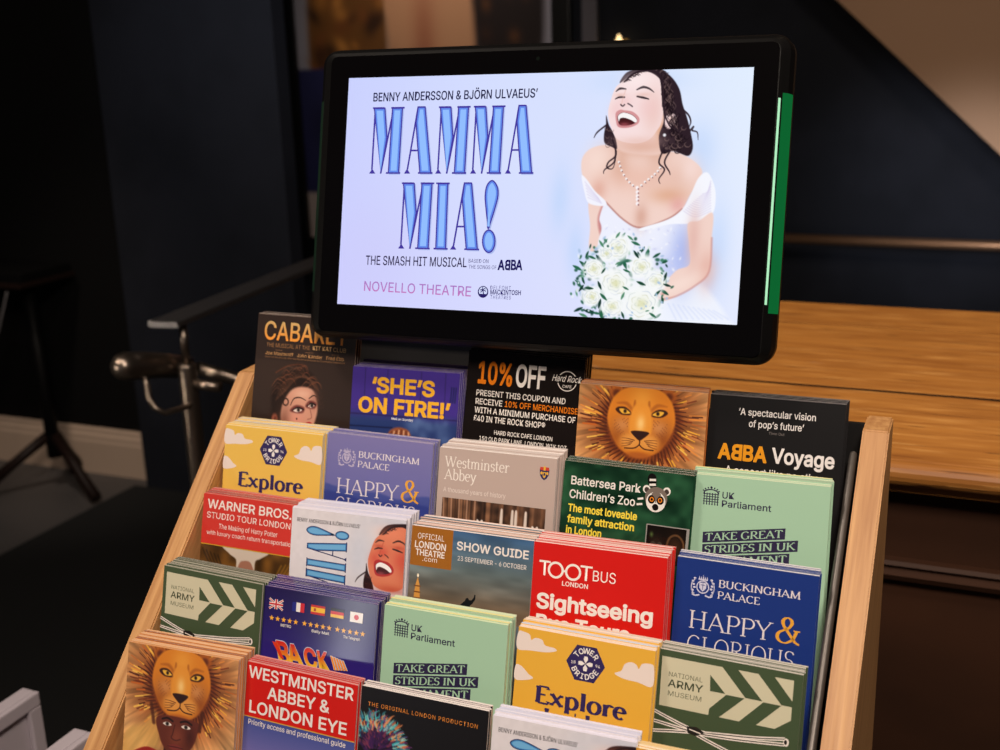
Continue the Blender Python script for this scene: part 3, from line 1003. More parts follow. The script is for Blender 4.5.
        cv.line([(41, 73.7), (47.5, 73.6), (54, 73.7)], .6, (50, 16, 16), .5)
        for sx in (24, 70):
            cv.line([(sx, 44), (sx + (3 if sx < 40 else -2), 58)], 3, (70, 30, 18), 1.5, .8)
    return cv


# ------------------------------------------------------------------ covers (all in mm: u right, v down from the leaflet's top edge)
def c_cabaret(s):
    cv = Canvas(W, 64, 2.4, 0, 39)
    cv.C[:] = (46, 34, 30)
    cv.blob(20, 50, 50, 30, (58, 44, 38), .7)
    hair = (34, 22, 18)
    cv.fill([(20, 84), (19, 68), (24, 56), (34, 48), (48, 44), (60, 50), (66, 60), (62, 70), (40, 70), (30, 84), (26, 98), (20, 96)], hair, 4)
    for k in range(9):
        cv.line([(24 + k, 74 - k), (30 + k * 2.2, 58 - k * .9), (46 + k * 2, 48 + k), (58 + k, 56 + k * .8)], .8, (96, 62, 46), 1.2, .5)
    cv.line([(22, 50), (34, 43), (48, 41)], 1.0, (120, 60, 34), 1, .6)
    rh = random.Random(9)
    for k in range(46):
        a = rh.uniform(0, 1)
        x, y = 22 + 40 * a, 66 - 22 * math.sin(a * 3.0) + rh.uniform(-4, 8)
        q = rh.uniform(3, 7)
        cv.line([(x - q, y + q * .8), (x - q * .2, y + rh.uniform(-2, 1)), (x + q * .7, y - rh.uniform(0, 2)), (x + q * 1.3, y + rh.uniform(0, 4))], [.3, .9, .3], rh.choice([(104, 70, 54), (26, 16, 14), (74, 46, 34), (128, 72, 48)]), .7, .65)
    for k in range(9):
        x, y, q = rh.uniform(60, 72), rh.uniform(66, 88), rh.uniform(2, 4)
        cv.line([(x + q * math.cos(w), y + q * math.sin(w)) for w in (0, 1.2, 2.4, 3.6)], .6, (78, 50, 38), .8, .45)
    skin = (206, 150, 128)
    cv.fill([(33, 72), (40, 63), (50, 60), (60, 62), (64, 70), (66, 79), (64, 90), (60, 99), (50, 104), (38, 102), (31, 92), (30, 82)], skin, 2)
    cv.blob(34, 92, 6, 14, (120, 76, 62), .7)
    cv.blob(62, 70, 4, 9, (150, 100, 84), .6)
    cv.blob(50, 66, 9, 4, (232, 186, 164), .6)
    cv.blob(46, 88, 7, 6, (226, 150, 132), .6)
    for x, y, w in ((46.5, 80.5, 6.2), (59.5, 75.5, 4.6)):
        cv.fill([(x - w * 1.25, y + 1), (x - 2, y - 4.2), (x + w, y - 3), (x + w * .9, y + 1.6), (x - 1, y + 2.6)], (96, 40, 40), 1.6, .85)
        cv.fill([(x - w * .7, y + .6), (x, y - 1.9), (x + w * .7, y - .3), (x, y + 1.8)], (232, 214, 206), .6)
        cv.blob(x + .8, y - .2, 1.6, 1.6, (26, 16, 14), 1, 4)
        cv.line([(x - w * .85, y + .6), (x, y - 2.2), (x + w * .95, y - 1)], [.8, 1.4, 1.0], (20, 12, 12), .5)
    cv.line([(39, 77), (42, 71), (48, 69.5), (54, 71.5)], [.5, 1.1, .5], (30, 16, 14), .5)
    cv.line([(57, 69.5), (61, 66.5), (64, 67.5)], [.8, 1.0, .4], (30, 16, 14), .5)
    cv.line([(57, 74), (60, 82), (60.5, 86), (57, 87.5)], .9, (150, 92, 78), .8, .8)
    cv.fill([(54, 92.5), (58, 89.6), (61.5, 90.5), (61, 93.5), (57, 95.2)], (170, 26, 34), .8)
    cv.blob(46.2, 88, .8, .8, (30, 16, 16), 1, 4)
    cv.ring = None
    for k in range(14):
        t = k * .45
        cv.blob(34 + 2.6 * math.cos(t), 74.5 + 3 * math.sin(t), .8, .8, (40, 26, 22), .8, 4)
    cv.blob(24, 90, 3.2, 4.6, (172, 96, 74), .9, 4)
    cv.blob(24.5, 90, 1.4, 2.2, (90, 44, 36), .8, 4)
    s.canvas(cv)
    s.text('CABARET', 7.5, 90, 21.5, 15.5, None, bold=.02, grad=((236, 150, 58), (206, 170, 110)))
    s.text('THE MUSICAL AT THE', 10.5, 54, 28.0, 3.6, (150, 108, 70), bold=0)
    s.text('KIT KAT CLUB', 57, 89.5, 27.6, 3.6, (226, 180, 120), bold=.01)
    for t, a, b in (('book by', 20, 27), ('music by', 50, 58), ('lyrics by', 76, 83)):
        s.text(t, a, b, 30.8, 1.2, (150, 110, 76), bold=0)
    for t, a, b in (('Joe Masteroff', 10, 38), ('John Kander', 42, 67), ('Fred Ebb', 71, 88)):
        s.text(t, a, b, 34.8, 3.0, (196, 148, 98), bold=.0)
    s.text('based on the play by John Van Druten and stories by Christopher Isherwood', 10, 89, 37.3, 1.4, (150, 110, 76), bold=0)


def c_fire(s):
    cv = Canvas(W, 62, 1.4)
    Y = cv.Y[..., None]
    g = np.clip((Y - 34) / 10, 0, 1)
    cv.C[:] = np.array((64, 44, 138.)) * (1 - g) + np.array((38, 56, 112.)) * g
    for x in (33, 64, 12, 86):
        cv.line([(x, -1), (x + .6, 40)], .7, (38, 28, 84), .7, .8)
    cv.line([(0, 39.6), (99, 38.4)], 1.2, (40, 30, 90), .8)
    cv.line([(0, 50), (40, 49)], 1.2, (24, 32, 74), .8)
    for k in range(3):
        cv.line([(92 + k * 2, 12), (91.5 + k * 2, 24)], 1.2, (30, 30, 90), .8)
    r = random.Random(4)
    for i in range(30):
        cv.blob(r.uniform(56, 92), r.uniform(40, 58), r.uniform(2, 6), r.uniform(2, 5), (96, 124, 176), .28)
    cv.fill([(36, 62), (37, 53), (42, 49), (48, 48), (55, 50), (58, 55), (59, 62)], (150, 84, 56), 1.5)
    for k in range(8):
        cv.line([(38 + k * 2.6, 58), (40 + k * 2.2, 50 + abs(k - 4) * .6)], 1.1, (220, 170, 130) if k % 2 else (96, 46, 30), .8)
    s.canvas(cv)
    y = (240, 178, 44)
    s.text('‘SHE’S', 19, 77, 20.3, 12.0, y, bold=.058)
    s.text('ON FIRE!’', 7, 92, 37.4, 12.0, y, bold=.058)
    s.text('Mail on Sunday', 39, 59, 42.2, 1.9, (235, 235, 240), bold=.02)


def c_coupon(s):
    b, w, o = (26, 21, 20), (232, 224, 218), (226, 122, 26)
    s.rect(0, 0, W, LN, b)
    s.text('10%', 9.5, 39, 25.8, 17.0, o, bold=.045)
    s.text('OFF', 42, 67, 25.6, 16.8, w, bold=.045)
    s.text('PRESENT THIS COUPON AND', 9.2, 85, 36.2, 4.6, w, bold=.02)
    s.text('RECEIVE', 9.2, 32.3, 43.2, 4.6, w, bold=.02)
    s.text('10% OFF MERCHANDISE', 34.6, 95.8, 43.2, 4.6, o, bold=.02)
    s.text('WITH A MINIMUM PURCHASE OF', 9.0, 94.6, 50.2, 4.6, w, bold=.02)
    s.text('£40 IN THE ROCK SHOP®', 8.8, 70, 57.0, 4.6, w, bold=.02)
    s.text('HARD ROCK CAFE LONDON', 27.6, 77, 66.4, 3.4, w, bold=.02)
    s.text('150 OLD PARK LANE, LONDON, W1K 1QZ', 15.2, 89, 72.2, 3.4, w, bold=.02)
    s.text('+44 20 7514 1700', 37, 69, 77.6, 3.4, w, bold=.02)
    s.ring(85, 18, 8.0, .7, w)
    s.rect(74.5, 13.6, 95.5, 19.8, b)
    s.text('Hard Rock', 72.5, 97, 18.6, 5.0, w, bold=.0, shear=.35)
    s.text('CAFE', 81.5, 88.8, 23.2, 2.1, w, bold=.02)


def c_lion(s):
    s.canvas(lion_canvas(66))


def c_lion_person(s):
    s.canvas(lion_canvas(112, True))


def c_voyage(s):
    w, o = (232, 226, 224), (226, 148, 24)
    s.rect(0, 0, W, LN, (15, 13, 15))
    s.text('‘A spectacular vision', 22, 78, 13.6, 5.0, w, bold=.02)
    s.text('of pop’s future’', 30, 70, 22.0, 5.0, w, bold=.02)
    s.text('Time Out', 45, 56.5, 26.4, 1.9, (120, 112, 110), bold=0)
    for t, a, b, m in (('A', 8.4, 18.4, 0), ('B', 18.6, 26.6, 1), ('B', 27.2, 35.0, 0), ('A', 35.0, 45.0, 0)):
        s.text(t, a, b, 47.2, 10.8, o, bold=.062, mirror=bool(m))
    s.text('Voyage', 48.4, 93.4, 46.8, 10.6, w, bold=.045)
    s.text('A concert like no other', 15, 86, 58.0, 5.6, w, bold=.015)


CLOUD = (232, 216, 208)


def cloud(s, pts):
    s.poly(pts, CLOUD, smooth=True)


def c_bridge(s, bg=(228, 172, 58), v2=64.6):
    pu = (46, 34, 88)
    s.rect(0, 0, W, LN, bg)
    cloud(s, [(0, 15.5), (0, 4), (4, 3.2), (8.5, 4.5), (10, 8), (13, 6), (18, 6.6), (20.5, 10), (27, 10.6), (29, 12.4), (22, 14.6), (10, 15.4)])
    cloud(s, [(71.5, 20), (76, 17.4), (78, 12.6), (82, 10.4), (86, 11.4), (88, 14), (90, 10.2), (95, 9.2), (98.2, 11), (98.2, 24), (88, 23), (78, 22.4)])
    cloud(s, [(0, 27.4), (3.5, 27.0), (7, 29.4), (10, 32.0), (13.6, 34.2), (8, 36.6), (0, 37)])
    c, R = (50.6, 17.4), 14.0
    s.poly([(c[0] + R * math.cos(math.radians(60 * k)), c[1] + R * math.sin(math.radians(60 * k))) for k in range(6)], pu)
    s.ringtext('TOWER', c[0], c[1], 8.9, 3.7, WH, -90, 128)
    s.ringtext('BRIDGE', c[0], c[1], 8.9, 3.7, WH, 90, 140, True)
    for k in range(4):
        a = math.radians(45 + 90 * k - 45)
        s.poly([(c[0] + .3 * math.cos(a), c[1] + .3 * math.sin(a)), (c[0] + 3.2 * math.cos(a - .5), c[1] + 3.2 * math.sin(a - .5)), (c[0] + 5.2 * math.cos(a - .22), c[1] + 5.2 * math.sin(a - .22)), (c[0] + 5.2 * math.cos(a + .22), c[1] + 5.2 * math.sin(a + .22)), (c[0] + 3.2 * math.cos(a + .5), c[1] + 3.2 * math.sin(a + .5))], WH)
    s.text('18', c[0] - 10.4, c[0] - 7.2, c[1] + 1.1, 2.0, WH)
    s.text('94', c[0] + 7.2, c[0] + 10.4, c[1] + 1.1, 2.0, WH)
    s.text('Explore', 16.6, 82.6, 50.2, 11.6, pu, font='roman', thick=.23, thin=.10, ser=1.35, track=.03)
    s.text('Inside', 24, 66, v2, 11.6, pu, font='roman', thick=.23, thin=.10, ser=1.35, track=.03)


def c_palace(s, pale=False):
    w = (226, 216, 222)
    if pale:  # pale sheen over this copy is put into its cover colours
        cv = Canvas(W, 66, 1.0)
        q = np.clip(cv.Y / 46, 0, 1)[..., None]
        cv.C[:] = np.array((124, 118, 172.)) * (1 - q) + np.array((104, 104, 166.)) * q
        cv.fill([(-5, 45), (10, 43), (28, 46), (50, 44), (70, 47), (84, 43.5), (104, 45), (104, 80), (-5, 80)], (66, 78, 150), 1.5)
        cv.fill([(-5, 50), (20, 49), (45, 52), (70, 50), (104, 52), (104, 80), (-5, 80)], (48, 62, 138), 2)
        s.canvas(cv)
    else:
        s.rect(0, 0, W, LN, (24, 50, 124))
    # crest
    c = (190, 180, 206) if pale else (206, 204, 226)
    cx, cy = 19.5, 18.6
    y = s.layer()
    s.ring(cx, cy + .4, 4.6, .8, c, y=y)
    s.poly([(cx - 2.6, cy - 2.6), (cx + 2.6, cy - 2.6), (cx + 2.4, cy + 1.2), (cx, cy + 3.6), (cx - 2.4, cy + 1.2)], c, y=y)
    for k in range(5):
        s.poly([(cx - 2.8 + 1.4 * k - .5, cy - 5.0), (cx - 2.8 + 1.4 * k, cy - 7.2 - (1.2 if k == 2 else 0)), (cx - 2.8 + 1.4 * k + .5, cy - 5.0)], c, y=y)
    s.rect(cx - 3.4, cy - 5.1, cx + 3.4, cy - 4.3, c, y=y)
    for sx in (-1, 1):
        for k in range(6):
            a = 0.2 + k * .42
            s.ell(cx + sx * (6.6 + .7 * math.sin(k * 2.1)), cy + 5.4 - k * 2.1, 1.0, .75, c, 10, y=y)
        s.line([(cx + sx * 5.2, cy - 5), (cx + sx * 7.8, cy - 2), (cx + sx * 7.9, cy + 3), (cx + sx * 5.6, cy + 6.4)], .55, c, y=y, smooth=True)
        s.line([(cx + sx * 2, cy + 6), (cx + sx * 5, cy + 6.8), (cx + sx * 7.4, cy + 6.0)], 1.0, c, y=y, smooth=True)
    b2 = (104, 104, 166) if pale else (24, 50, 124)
    s.line([(cx - 1.6, cy - 1), (cx + 1.6, cy - 1)], .4, b2)
    s.line([(cx, cy - 2.2), (cx, cy + 2.2)], .4, b2)
    s.text('BUCKINGHAM', 30.6, 87, 17.4, 5.0, w, font='roman', thick=.15, thin=.07)
    s.text('PALACE', 30.4, 60.2, 25.2, 4.9, w, font='roman', thick=.15, thin=.07)
    s.text('HAPPY', 11.8, 70.4, 48.4, 12.4, w, font='roman', thick=.105, thin=.045)
    s.text('&', 72.4, 89, 48.2, 17.2, (230, 164, 56), font='roman', thick=.13, thin=.05)
    s.text('GLORIOUS', 11.6, 86, 63.4 if pale else 65.4, 12.0, w, font='roman', thick=.085, thin=.04)


def c_abbey(s):
    w = (234, 226, 220)
    s.rect(0, 0, W, LN, (184, 164, 156))
    s.text('Westminster', 5, 60.2, 14.6, 8.2, w, font='roman', thick=.12, thin=.06)
    s.text('Abbey', 5.2, 33.0, 24.6, 8.2, w, font='roman', thick=.12, thin=.06)
    s.text('A thousand years of history', 5.3, 58.4, 34.4, 3.6, (224, 212, 206), bold=-.012)
    cv = Canvas(87, 40, 2.0, 5, 39)
    X, Y = cv.X, cv.Y
    n = noise2(X, Y, 21, .55, .02) * .65 + noise2(X, Y, 22, .25, .2) * .35
    cv.C[:] = np.array((58, 36, 24.)) + (n[..., None] - .3) * np.array((150, 112, 84.))
    for k in range(9):
        cv.line([(6 + k * 3.4, 38), (7 + k * 3.3, 60)], 1.0, (206, 160, 132) if k % 2 == 0 else (40, 24, 16), .8, .7)
    for x in (56, 65, 68, 76):
        cv.fill([(x - 1, 58), (x - 1, 45), (x, 42.5), (x + 1, 45), (x + 1, 58)], (222, 206, 196), .6)
    for x in (38, 84):
        cv.fill([(x - 3, 56), (x - 2, 53), (x, 54.5), (x + 2, 53), (x + 3, 56)], (236, 226, 220), .6)
    s.canvas(cv)
    y = s.layer()
    sh = [(85, 8.6), (93, 8.6), (92.6, 13), (91.2, 15.6), (89, 17.2), (86.8, 15.6), (85.4, 13)]
    s.poly(sh, (36, 36, 84), y=y)
    s.rect(85.4, 7.2, 92.6, 9.6, (196, 60, 40))
    s.rect(88.2, 6.6, 89.8, 9.8, (222, 170, 60))
    for x in (86.6, 91.4):
        s.ell(x, 11.8, .9, 1.2, (222, 170, 60), 10)
    s.poly([(87.5, 11), (90.5, 11), (90, 14.6), (89, 15.6), (88, 14.6)], (222, 170, 60))
    s.ell(89, 12.6, .8, 1.2, (36, 36, 84), 10)


def c_zoo(s):
    w, ye = (232, 228, 222), (244, 218, 74)
    cv = Canvas(W, 66, 1.2)
    n = noise2(cv.X, cv.Y, 31, .06, .09) * .6 + noise2(cv.X, cv.Y, 32, .15, .18) * .4
    cv.C[:] = np.array((24, 56, 38.)) + (n[..., None] - .4) * np.array((44, 76, 52.))
    for k in range(5):
        cv.line([(52 + k * 3, 58), (60 + k * 5, 48 + k)], 1.2, (60, 110, 70), 2, .3)
    s.canvas(cv)
    s.text('Battersea Park', 6.2, 60, 16.9, 6.2, w, bold=.025)
    s.text('Children’s Zoo', 5.7, 56.6, 27.2, 6.2, w, bold=.025)
    s.text('The most loveable', 5.5, 59, 37.3, 5.4, ye, bold=.045)
    s.text('family attraction', 5.5, 57.5, 45.6, 5.4, ye, bold=.045)
    s.text('in London', 5.2, 33, 53.8, 5.4, ye, bold=.045)
    # ring-tailed lemur's head with tail
    g, bk = (120, 108, 100), (24, 20, 20)
    cx, cy = 72, 20.5
    s.poly([(64.5, 6), (66, 2.2), (69, 2.0), (71, 5), (71, 13), (66.6, 11)], bk, smooth=True)
    s.line([(66.0, 6.6), (70.8, 6.2)], 1.6, w)
    s.line([(66.2, 10.2), (71, 9.6)], 1.6, w)
    for sx in (-1, 1):
        s.ell(cx + sx * 7.6, 13.6, 2.8, 3.0, w)
        s.ell(cx + sx * 7.4, 14.0, 1.8, 2.0, (70, 60, 56))
    s.ell(cx, 19.4, 8.4, 8.2, g)
    s.ell(cx, 22.2, 7.2, 7.4, w)
    for sx in (-1, 1):
        s.ell(cx + sx * 3.3, 20.6, 2.7, 3.2, bk)
        s.ell(cx + sx * 3.1, 20.6, 1.6, 1.8, (224, 130, 40))
        s.ell(cx + sx * 3.1, 20.6, .8, 1.0, bk)
    s.poly([(cx - 3.6, 16.5), (cx, 14.5), (cx + 3.6, 16.5), (cx + 1.2, 19), (cx, 23), (cx - 1.2, 19)], g, smooth=True)
    s.ell(cx, 26.0, 2.4, 2.4, bk)
    s.line([(58.4, 21.6), (62.6, 20.6)], 1.5, w)
    s.line([(58.0, 25.6), (62.2, 24.8)], 1.5, w)
    # framed photograph of an animal in the dark
    s.rect(66.6, 38.6, W, 66, (150, 146, 142))
    s.rect(67.4, 39.4, 96.6, 66, (24, 18, 16))
    cv = Canvas(29, 26, 2.0, 67.5, 39.5)
    cv.C[:] = (22, 17, 15)
    cv.line([(82, 62), (84, 48), (90, 44.5), (95, 50), (95, 62)], 1.2, (150, 104, 66), 1, .8)
    cv.blob(89, 54, 6, 9, (70, 46, 32), .8)
    cv.blob(75, 52, 5, 6, (46, 34, 28), 1)
    for x in (72.6, 77.6):
        cv.blob(x, 53, 1.7, 2.0, (92, 84, 72), 1, 4)
        cv.blob(x, 53, .9, 1.1, (10, 8, 8), 1, 4)
    cv.blob(71, 46, 1.2, 1.8, (90, 110, 60), .9)
    s.canvas(cv)


def c_parliament(s):
    ink = (40, 32, 66)
    bg = (160, 197, 168)
    s.rect(0, 0, W, LN, bg)
    y = s.layer()
    for k in range(6):
        s.rect(9.6 + k * 2.0, 12.6, 10.3 + k * 2.0, 20.6, ink, y)
        s.ell(9.95 + k * 2.0, 20.8, .55, .7, ink, 8, y)
    for k in range(4):
        s.rect(9.2, 13.2 + k * 1.8, 20.6, 13.8 + k * 1.8, ink, y)
    for k in range(7):
        a = math.radians(200 + k * 23.3)
        s.line([(14.9 + 5.2 * math.cos(a), 12.6 + 3.2 * math.sin(a)), (14.9 + 6.6 * math.cos(a), 12.4 + 4.2 * math.sin(a))], .9, ink, y)
    s.line([(9.3, 12.9), (11.2, 11.0), (14.9, 10.2), (18.6, 11.0), (20.5, 12.9)], .9, ink, y, smooth=True)
    s.ell(14.9, 8.7, .9, .9, ink, 10, y)
    s.text('UK', 23.1, 31.8, 15.6, 4.6, ink, bold=.022)
    s.text('Parliament', 23.1, 58.6, 21.7, 4.6, ink, bold=.022)
    sl = -.155
    for t, b0, b1, v0 in (('TAKE GREAT', 10.6, 69.4, 49.2), ('STRIDES IN UK', 10.8, 78.6, 58.2), ('PARLIAMENT', 10.9, 73.2, 67.2)):
        s.poly([(b0, v0 - 7.9), (b1, v0 - 7.9 + sl * (b1 - b0)), (b1, v0 + sl * (b1 - b0)), (b0, v0)], ink)
        s.text(t, b0 + 1.6, b1 - 1.6, v0 - 1.3 + sl * 1.6, 5.3, bg, font='roman', thick=.17, thin=.08, slope=sl)


def c_studio(s):
    w = (238, 226, 220)
    cv = Canvas(W, 30, 1.5, 0, 40)
    n = noise2(cv.X, cv.Y, 41, .12, .12)
    cv.C[:] = np.array((58, 38, 18.)) + n[..., None] * np.array((70, 46, 16.))
    for k in range(5):
        cv.line([(2 + k * 4, 46 + k), (10 + k * 3, 58)], 1.4, (30, 20, 12), 1, .6)
        cv.line([(96 - k * 4, 46 + k), (88 - k * 3, 58)], 1.4, (170, 120, 40), 1, .5)
    cv.fill([(23, 40), (66, 40), (60, 47), (55, 50), (53, 60), (38, 60), (36, 51), (29, 47)], (206, 190, 176), 1)
    cv.fill([(39, 60), (40, 53), (44, 51), (49, 51), (52, 54), (53, 60)], (160, 110, 90), 1)
    s.canvas(cv)
    s.rect(0, 0, W, 41.4, (206, 52, 42))
    s.rect(0, 41.4, W, 42.2, (196, 150, 40))
    s.text('WARNER BROS.', 4.4, 86.6, 11.6, 7.2, w, bold=.025)
    s.text('STUDIO TOUR LONDON', 4.4, 86.0, 19.8, 5.0, w, bold=.005)
    s.text('The Making of Harry Potter', 17, 74.4, 27.6, 4.0, w, bold=-.005)
    s.text('with luxury coach return transportation', 5.2, 90, 33.6, 3.6, w, bold=-.01)


def c_musical(s):
    cv = Canvas(W, 66, 2.4)
    n = noise2(cv.X, cv.Y, 51, .3, .3)
    cv.C[:] = np.array((222, 216, 222.)) + (n[..., None] - .5) * 8
    cv.blob(60, 30, 12, 25, (196, 204, 222), .6)
    cv.blob(88, 3, 20, 5, (186, 196, 220), .5)
    T = lambda x, y: (81.5 + (x - 360) * .131, 39 + (y - 370) * .131)
    laughing_face(cv, T, .131, (222, 128, 96), (184, 70, 52), (178, 46, 48), (42, 24, 26), (96, 56, 50), (206, 70, 58))
    cv.fill([(60, 66), (64, 58), (74, 57), (90, 60), (99, 64), (99, 66)], (210, 120, 90), 2)
    s.canvas(cv)
    s.text('BENNY ANDERSSON & BJÖRN ULVAEUS’', 4.6, 60, 10.2, 2.9, (34, 28, 40), bold=.02)
    # the title runs up the page
    total = display('MAMMA MIA!')[3]
    K = 31.0
    fn = lambda p: (49.6 - p[1] * 35.0, 13.2 + (total - p[0]) * K * 1.06)
    s.disp('MAMMA MIA!', fn, .022, ((26, 34, 92), (64, 128, 190), (112, 176, 222)))


def c_guide(s):
    w = (236, 226, 222)
    cv = Canvas(W, 64, 1.4)
    q = np.clip(cv.Y / 56, 0, 1)
    n = noise2(cv.X, cv.Y, 61, .03, .12) * .6 + noise2(cv.X, cv.Y, 62, .08, .3) * .4
    top, mid, low = np.array((58, 92, 132.)), np.array((104, 120, 124.)), np.array((112, 92, 74.))
    a = np.clip(q * 2, 0, 1)[..., None]
    b = np.clip(q * 2 - 1, 0, 1)[..., None]
    cv.C[:] = ((top * (1 - a) + mid * a) * (1 - b) + low * b) * (.72 + .5 * n[..., None])
    s.canvas(cv)
    s.rect(0, 0, 34.3, 30, (158, 96, 22))
    s.text('OFFICIAL', 5.2, 27.2, 9.4, 4.3, w, bold=-.015)
    s.text('LONDON', 3.2, 29, 16.2, 4.9, w, bold=.035)
    s.text('THEATRE', 4.2, 28.4, 22.0, 4.6, w, bold=.035)
    s.text('.com', 10.4, 22.4, 26.0, 3.6, w, bold=.0)
    s.text('SHOW GUIDE', 37.8, 95.2, 13.8, 6.0, w, bold=.035)
    s.text('23 SEPTEMBER - 6 OCTOBER', 39.2, 94, 21.8, 3.3, w, bold=.005)
    # lit stone tower and a dark statue with a raised arm
    g = (214, 150, 70)
    s.poly([(4.6, 60), (5.2, 50), (6.0, 44), (6.8, 41), (7.6, 38.5), (8.2, 41), (9.2, 44), (9.8, 50), (10.6, 60)], g)
    s.ell(7.5, 37.4, .9, 1.4, (250, 236, 210), 10)
    for v in (45, 49.5, 54):
        s.rect(4.8, v, 10.2, v + .9, (120, 70, 30))
    k = (16, 18, 22)
    s.poly([(41, 58), (44, 54.2), (47.2, 51.2), (48, 49.2), (49.6, 48.6), (50.6, 50.2), (52.6, 50.0), (54.2, 47.8), (54.6, 45.4), (55.6, 45.8), (55.4, 49), (53.4, 52.4), (51.6, 54), (52, 58)], k)


def c_bus(s):
    w = (240, 232, 226)
    s.rect(0, 0, W, LN, (208, 22, 16))
    y = s.layer()
    s.text('T', 4.8, 13.4, 23.6, 10.6, w, bold=.01)
    s.ring(17.6, 18.8, 6.1, 1.7, w)
    s.rect(22.6, 18.0, 25.6, 19.5, w)
    s.ring(30.7, 18.8, 6.1, 1.7, w)
    s.text('T', 36.0, 45.0, 23.6, 10.6, w, bold=.01)
    s.text('BUS', 45.6, 62.4, 23.0, 7.6, w, bold=.0)
    s.text('LONDON', 23.0, 42.4, 29.2, 3.2, w, bold=.025)
    s.text('Sightseeing', 4.4, 90.8, 47.4, 10.4, w, bold=.055)
    s.text('Bus Tours', 5.0, 75, 62.4, 10.0, w, bold=.055)


def c_army(s):
    g, c = (64, 80, 54), (204, 198, 170)
    s.rect(0, 0, W, LN, g)
    s.poly([(3.2, 4.6), (92.8, 4.6), (92.8, 38.0), (3.6, 38.0)], c)
    s.text('NATIONAL', 8.8, 32.4, 17.4, 3.1, (96, 100, 78), bold=-.012)
    s.text('ARMY', 8.6, 33.2, 24.4, 5.0, (58, 66, 44), bold=.02)
    s.text('MUSEUM', 9.2, 32.6, 30.4, 3.3, (96, 100, 78), bold=-.008)
    y = s.layer()
    for pts in ([(37.4, 11.2), (48.6, 21.9), (38.0, 21.9)], [(45.2, 4.5), (56.0, 4.5), (73.5, 21.9), (62.1, 21.9)],
                [(69.4, 4.5), (80.2, 4.5), (93.4, 18.8), (93.4, 21.9), (86.0, 21.9)],
                [(49.2, 22.3), (61.6, 22.3), (45.4, 38.1), (38.1, 38.1), (38.5, 33.6)],
                [(74.2, 22.3), (86.0, 22.3), (70.4, 38.1), (59.0, 38.1)], [(93.4, 30.2), (93.4, 38.1), (82.6, 38.1)]):
        s.poly(pts, g, y)
    w, k = (232, 222, 214), (30, 26, 24)
    for pts in ([(-.5, 42), (14, 46.4), (26, 49.4), (40, 50.6)], [(0, 56), (16, 53.4), (30, 51.4), (44, 49.6), (70, 46.6), (90, 43.2)], [(26, 51), (40, 55.5), (56, 60)], [(0, 49), (12, 50), (28, 51.4)], [(30, 52), (60, 50), (90, 46.8)]):
        s.line(pts, 2.3, w, smooth=True)
        s.line(pts, .65, k, smooth=True)
    s.ell(91.0, 45.2, 1.9, 2.6, w)
    s.ell(90.6, 45.2, 1.0, 1.6, k)
    s.poly([(24, 48.4), (31, 47.6), (37, 50.4), (31, 53.6), (25, 52.6)], k)
    s.line([(26, 50), (34, 51.4)], .7, w)


def star(s, u, v, r, col, y):
    s.poly([(u + (r if k % 2 == 0 else r * .42) * math.sin(k * math.pi / 5), v - (r if k % 2 == 0 else r * .42) * math.cos(k * math.pi / 5)) for k in range(10)], col, y)


